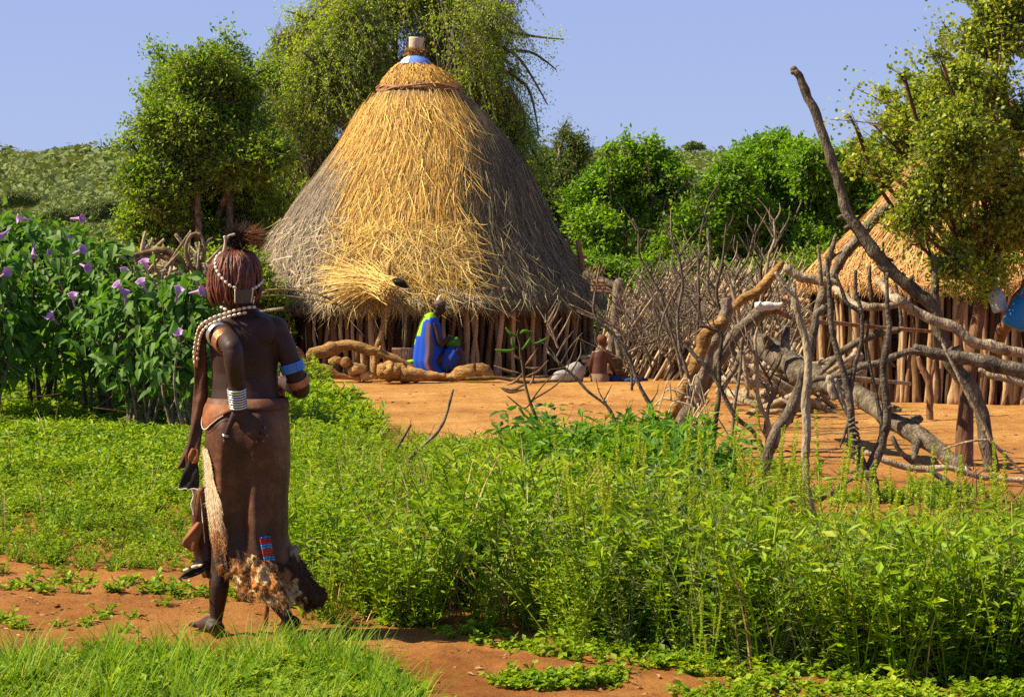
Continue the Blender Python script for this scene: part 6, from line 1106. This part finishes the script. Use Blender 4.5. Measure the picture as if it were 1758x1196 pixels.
part('shoulder_cords', mb, M['leatherred'], wom)
# armlets and bracelets
def bands(name, A, B, r0, r1, n, mt, rr=.004, tint=None):
    mb = MB(); A, B = np.array(A), np.array(B)
    for k in range(n): t = (k + .5) / n; ring(A * (1 - t) + B * t, B - A, r0 * (1 - t) + r1 * t, rr, mb, tint)
    return part(name, mb, M[mt], wom)
bands('silver_armlet', WP(375, 573, -.07), WP(379, 577, -.10), .052, .051, 4, 'metal'); bands('copper_armlet', WP(384, 583, -.135), WP(391, 590, -.19), .050, .048, 6, 'copper', .005)
bands('wrist_bracelets', WP(406, 666, -.228), WP(409, 700, -.205), .037, .034, 8, 'metal', .0045)
bands('bead_armlet', WP(499, 622, .015), WP(504, 637, .02), .050, .049, 7, 'bead', .0036, (.06, .22, .6)); bands('copper_coil', WP(509, 648, .03), WP(514, 659, .045), .047, .046, 6, 'copper', .0038)
bands('thumb_ring', WP(388, 745, -.204), WP(387, 749, -.203), .013, .013, 2, 'metal', .002)
# feathers and bone clip on top of the head
n = 900; g = np.random.default_rng(8); mb = MB(); a = g.uniform(0, 6.28, n); c0 = WP(409, 414, .03); ell(c0 + [0, 0, -.01], (.028, .028, .032), 14, 10, mb, (.02, .012, .008), rough=.2)
D = np.stack([np.cos(a), np.sin(a), .4 + g.normal(size=n) * .9], -1); ribbons(c0 + unit(D) * .02, D, g.uniform(.025, .068, n), .0022, g.normal(size=(n, 3)) * .012, g.normal(size=(n, 3)), 3, mb, np.tile((.022, .013, .009), (n, 1)) * g.uniform(.5, 1.8, (n, 1)))
n = 420; A = c0 + np.array([.03, 0, .015]) + g.normal(size=(n, 3)) * .012; D = np.array([1, 0, .55]) + g.normal(size=(n, 3)) * .55; ribbons(A, D, g.uniform(.03, .10, n), .0016, np.array([.01, 0, -.02]) + g.normal(size=(n, 3)) * .015, g.normal(size=(n, 3)), 4, mb, np.tile((.26, .10, .045), (n, 1)) * g.uniform(.3, 1.4, (n, 1)))
n = 160; A = c0 + g.normal(size=(n, 3)) * .01; D = np.array([.4, 0, 1.]) + g.normal(size=(n, 3)) * .4; ribbons(A, D, g.uniform(.05, .12, n), .0012, g.normal(size=(n, 3)) * .02, g.normal(size=(n, 3)), 4, mb, np.tile((.05, .03, .02), (n, 1)))
part('feather_tuft', mb, M['feather'], hair, smooth=False, label='dark feather tuft with rusty wisps on top of the head')
part('hair_clip', tube([WP(385, 432, .0), WP(387, 415, -.01), WP(386, 405, -.01)], [.008, .006, .008], 8, .2, 4, mb=tube([WP(386, 413, -.01), WP(394, 405, .0), WP(404, 402, .0)], [.006, .007, .006], 8, .2, 4)), M['clay'], hair)
# seated elder in the blue cloak
YM = 27.15; MP = lambda x, y, d=0.: W(x, y, YM + d)
pb = G(740, 655); pb = np.array([MP(740, 640)[0], YM, 0.]); man = empty('person', pb, 'seated person wrapped in a blue cloak with a lime green edge, beside the hut wall', 'person')
mb = MB(); P_ = headshape(MP(754, 527), (1, -.15), mb, .95, -.45); tube([MP(752, 533), MP(745, 542), MP(741, 552)], [.05, .05, .07], 10, mb=mb)
loft([np.stack([MP(x, y)[0] + hw / 129.5 * np.sin(tt[::3]), YM + d * -np.cos(tt[::3]), MP(x, y)[2] + 0 * tt[::3]], -1) for x, y, hw, d in ((742, 543, 7, .07), (739, 552, 14, .17), (738, 570, 15, .17), (737, 595, 15, .15), (738, 620, 18, .17), (740, 634, 17, .15))], mb)
for d in (-.12, .12): tube([MP(742, 628, d), MP(765, 612, d), MP(788, 601, d * 1.2)], [.085, .075, .055], 10, mb=mb); tube([MP(788, 601, d * 1.2), MP(784, 620, d), MP(779, 640, d)], [.052, .045, .032], 10, mb=mb); tube([MP(778, 642, d), MP(786, 644, d), MP(794, 645, d)], [.035, .032, .02], 10, mb=mb, flat=1.3)
tube([MP(744, 556, -.15), MP(752, 578, -.2), MP(756, 592, -.2), MP(764, 586, -.17), MP(769, 579, -.13)], [.048, .042, .038, .032, .022], 10, mb=mb)
tube([MP(744, 556, .15), MP(754, 578, .18), MP(760, 594, .15), MP(775, 592, .08), MP(784, 588, .0)], [.048, .042, .038, .032, .022], 10, mb=mb)
for c in (MP(769, 578, -.13), MP(785, 588, 0.)):
    ell(c, (.035, .025, .02), 10, 8, mb)
    for q in range(4): tube([c + [.02, (q - 1.5) * .014, 0], c + [.05, (q - 1.5) * .015, .008], c + [.075 - .004 * abs(q - 1), (q - 1.5) * .014, -.004]], [.010, .009, .008], 7, mb=mb)
    tube([c + [0, -.02, .01], c + [.02, -.035, .03]], [.011, .008], 7, mb=mb)
fuse('body', mb, M['skin'], man, .009, 3)
ell_h = ell(P_(0, -.02, .045), (.078, .082, .055), 16, 10); hr = part('hair', ell_h, mat('grey_hair', [(.10, .06, .05), (.22, .15, .13)], 40, bump=.5), man); part('clay_bun', tube([P_(0, -.04, .08), P_(0, -.05, .12), P_(0, -.04, .18)], [.04, .028, .008], 9, .2, 4), M['clay'], hr)
mb = MB(); CL = np.array([(536, 733, 745, .08), (541, 727, 748, .13), (549, 722, 753, .19), (560, 718, 757, .22), (575, 714, 759, .24), (590, 711, 762, .25), (605, 709, 762, .26), (620, 708, 758, .27), (633, 710, 764, .27), (640, 714, 768, .25)])
def clk(th, y, off=0): l, r, d = (np.interp(y, CL[:, 0], CL[:, k]) for k in (1, 2, 3)); f = np.interp(y, [536, 640], [0, .03]) * (np.sin(th * 6 + 1) + .5 * np.sin(th * 11)); return np.stack([((l + r) / 2 - CX) / F * YM + ((r - l) / 2 / F * YM + f * .3 + off) * np.sin(th), YM - (d + f + off) * np.cos(th), CAMZ - (y - HZ) / F * YM + 0 * th], -1)
rows, cols = [], []
for y in np.linspace(536, 640, 34):
    rows.append(clk(tt, np.full(60, y))); s_ = np.sin(tt); c = np.tile((.012, .07, .50), (60, 1)); grn = (s_ < -.66 + (y > 590) * -.2 + (y > 575) * -.3 + (y < 550) * 1.5 * (550 - y) / 9) | (y < 545); prp = (np.abs(s_ - .02 - (y - 570) * .002) < .27) & (y > 552) & (np.cos(tt) > 0); c[prp] = (.11, .075, .11); red = (np.abs(s_ - .1) < .08) & (y > 625); c[red] = (.5, .03, .08); c[grn] = (.30, .55, .012); cols.append(c)
loft(rows, mb, col=np.vstack([np.vstack(cols), [(.30, .55, .012)], [(.02, .1, .5)]])); part('cloak', mb, M['cloth'], man)
mb = MB(); loft([np.stack([MP(x, y)[0] + hw / 129.5 * np.sin(tt[::2]), YM + .0 + d * -np.cos(tt[::2]) + .01 * np.sin(tt[::2] * 8 + y), MP(x, y)[2] + 0 * tt[::2]], -1) for x, y, hw, d in ((778, 592, 10, .1), (777, 600, 17, .22), (774, 612, 21, .25), (770, 624, 20, .24), (768, 634, 15, .2))], mb, col=np.tile((.02, .06, .32), (152, 1))); part('wrap', mb, M['cloth'], man)
part('green_cloth', ell(MP(776, 588, -.05), (.12, .14, .09), 14, 10, col=(.05, .14, .02), rough=.3, fr=14), M['cloth'], man)
part('cloth_corner', ell(MP(706, 621, -.1), (.07, .06, .03), 12, 8, col=(.25, .5, .03), rough=.4, fr=20), M['cloth'], man)
# child sitting on the ground
YC = 26.9; CP = lambda x, y, d=0.: W(x, y, YC + d); sk2 = mat('ochre_brown_skin', [(.055, .020, .011), (.10, .036, .018)], 8, rough=.45, spec=.4, bump=.05)
ch = empty('person', CP(1032, 655) * [1, 1, 0], 'bare backed child sitting on the ground outside the dark hut entrance', 'person'); mb = MB(); P_ = headshape(CP(1034, 586, .05), (.55, .85), mb, .85, -.25)
tube([CP(1034, 592, .04), CP(1033, 602, .02)], [.04, .045], 10, mb=mb)
loft([np.stack([CP(x, y)[0] + hw / 130.7 * np.sin(tt[::3]), YC - d * np.cos(tt[::3]), CP(x, y)[2] + 0 * tt[::3]], -1) for x, y, hw, d in ((1033, 598, 6, .05), (1033, 602, 13, .07), (1031, 612, 13.5, .08), (1030, 625, 12.5, .08), (1029, 640, 13, .09), (1030, 650, 15, .11), (1031, 657, 13, .1))], mb)
tube([CP(1044, 604, .0), CP(1048, 618, .0), CP(1051, 630, .04), CP(1056, 642, .12)], [.042, .035, .031, .022], 10, mb=mb); tube([CP(1021, 604, 0), CP(1016, 618, 0.), CP(1014, 632, .03), CP(1020, 645, .14)], [.042, .035, .031, .022], 10, mb=mb)
for c in (CP(1058, 645, .14), CP(1021, 647, .16)):
    ell(c, (.025, .025, .015), 8, 6, mb)
    for q in range(4): tube([c, c + [.02 + .004 * q, .03 + .008 * (q - 1.5), -.01], c + [.03 + .006 * q, .05 + .01 * (q - 1.5), -.02]], [.009, .008, .007], 6, mb=mb)
for x, e in ((1038, 1082), (1026, 1064)): tube([CP(x, 651, .05), CP((x + e) / 2, 641, .3), CP(e, 652, .55)], [.07, .055, .035], 10, mb=mb); tube([CP(e, 653, .55), CP(e + 5, 648, .66)], [.032, .02], 8, mb=mb)
fuse('body', mb, sk2, ch, .009, 3); part('hair', ell(P_(0, -.018, .035), (.068, .080, .062), 18, 12, rough=.08, fr=60), mat('short_hair', [(.13, .04, .02), (.2, .07, .035)], 60, bump=.6, bscale=200), ch)
part('loincloth', loft([np.stack([CP(x, y)[0] + hw / 130.7 * np.sin(tt[::2]), YC - (d + .008 * np.sin(tt[::2] * 7 + y)) * np.cos(tt[::2]), CP(x, y)[2] + 0 * tt[::2]], -1) for x, y, hw, d in ((1029, 641, 14.5, .10), (1030, 648, 16.5, .13), (1031, 657, 16.5, .13))], caps=False), mat('tan_cloth', [(.16, .10, .06), (.28, .19, .12)], 20, bump=.3), ch)
mb = MB(); g = np.random.default_rng(3)
for k in range(7): ell(CP(1056 + k * 8, 652 + g.uniform(-2, 2), .1 + g.uniform(-.1, .1)), (.075, .10, .035), 14, 8, mb, [(.02, .04, .14), (.04, .07, .25), (.12, .07, .09)][k % 3], rough=.35, fr=16)
solo('cloth', mb, M['cloth'], CP(1080, 655), 'crumpled dark blue cloth spread on the ground beside the sitting child', 'cloth')
a_, b_ = CP(1052, 643, .3), CP(1066, 614, .34); a_[2] = 0.; solo('board', box(a_, b_, jit=.006), M['innerwall'], a_, 'dark upright board just right of the sitting child', 'board', smooth=False)
# person half hidden behind the shrubs
YH = 22.2; QP = lambda x, y, d=0.: W(x, y, YH + d); hp2 = empty('person', QP(213, 445) * [1, 1, 0], 'person mostly hidden behind the violet flowered shrubs, dark head showing', 'person'); mb = MB(); P_ = headshape(QP(212, 449), (-.3, .95), mb)
tube([QP(212, 456), QP(212, 474)], [.05, .06], 10, mb=mb); tube([QP(210, 474) , QP(211, 500), QP(211, 535), QP(211, 560), QP(211, 590)], [.12, .16, .14, .15, .15], 16, mb=mb, flat=.7)
for s_ in (-1, 1): tube([QP(211 + s_ * 26, 486), QP(211 + s_ * 32, 525), QP(211 + s_ * 28, 565, -.05)], [.05, .042, .025], 10, mb=mb); ell(QP(211 + s_ * 24, 486), .06, 10, 8, mb); z_ = QP(211 + s_ * 13, 580); tube([z_, z_ * [1, 1, .5], [z_[0], z_[1], .05]], [.09, .06, .035], 10, mb=mb); tube([[z_[0], z_[1], .03], [z_[0], z_[1] + .18, .03]], [.035, .02], 8, mb=mb)
fuse('body', mb, sk2, hp2, .012, 3); part('hair', ell(P_(0, -.03, .0), (.088, .09, .115), 18, 12, rough=.06, fr=50), mat('black_hair', [(.012, .006, .004), (.03, .015, .01)], 60, bump=.6, bscale=200), hp2)
part('necklace', MB().merge(ring(QP(212, 470), (0, .2, 1), .075, .012, MB())), M['copper'], hp2); part('wrap', tube([QP(211, 520), QP(211, 560), QP(211, 640)], [.17, .18, .19], 16, flat=.75), M['leather'], hp2)
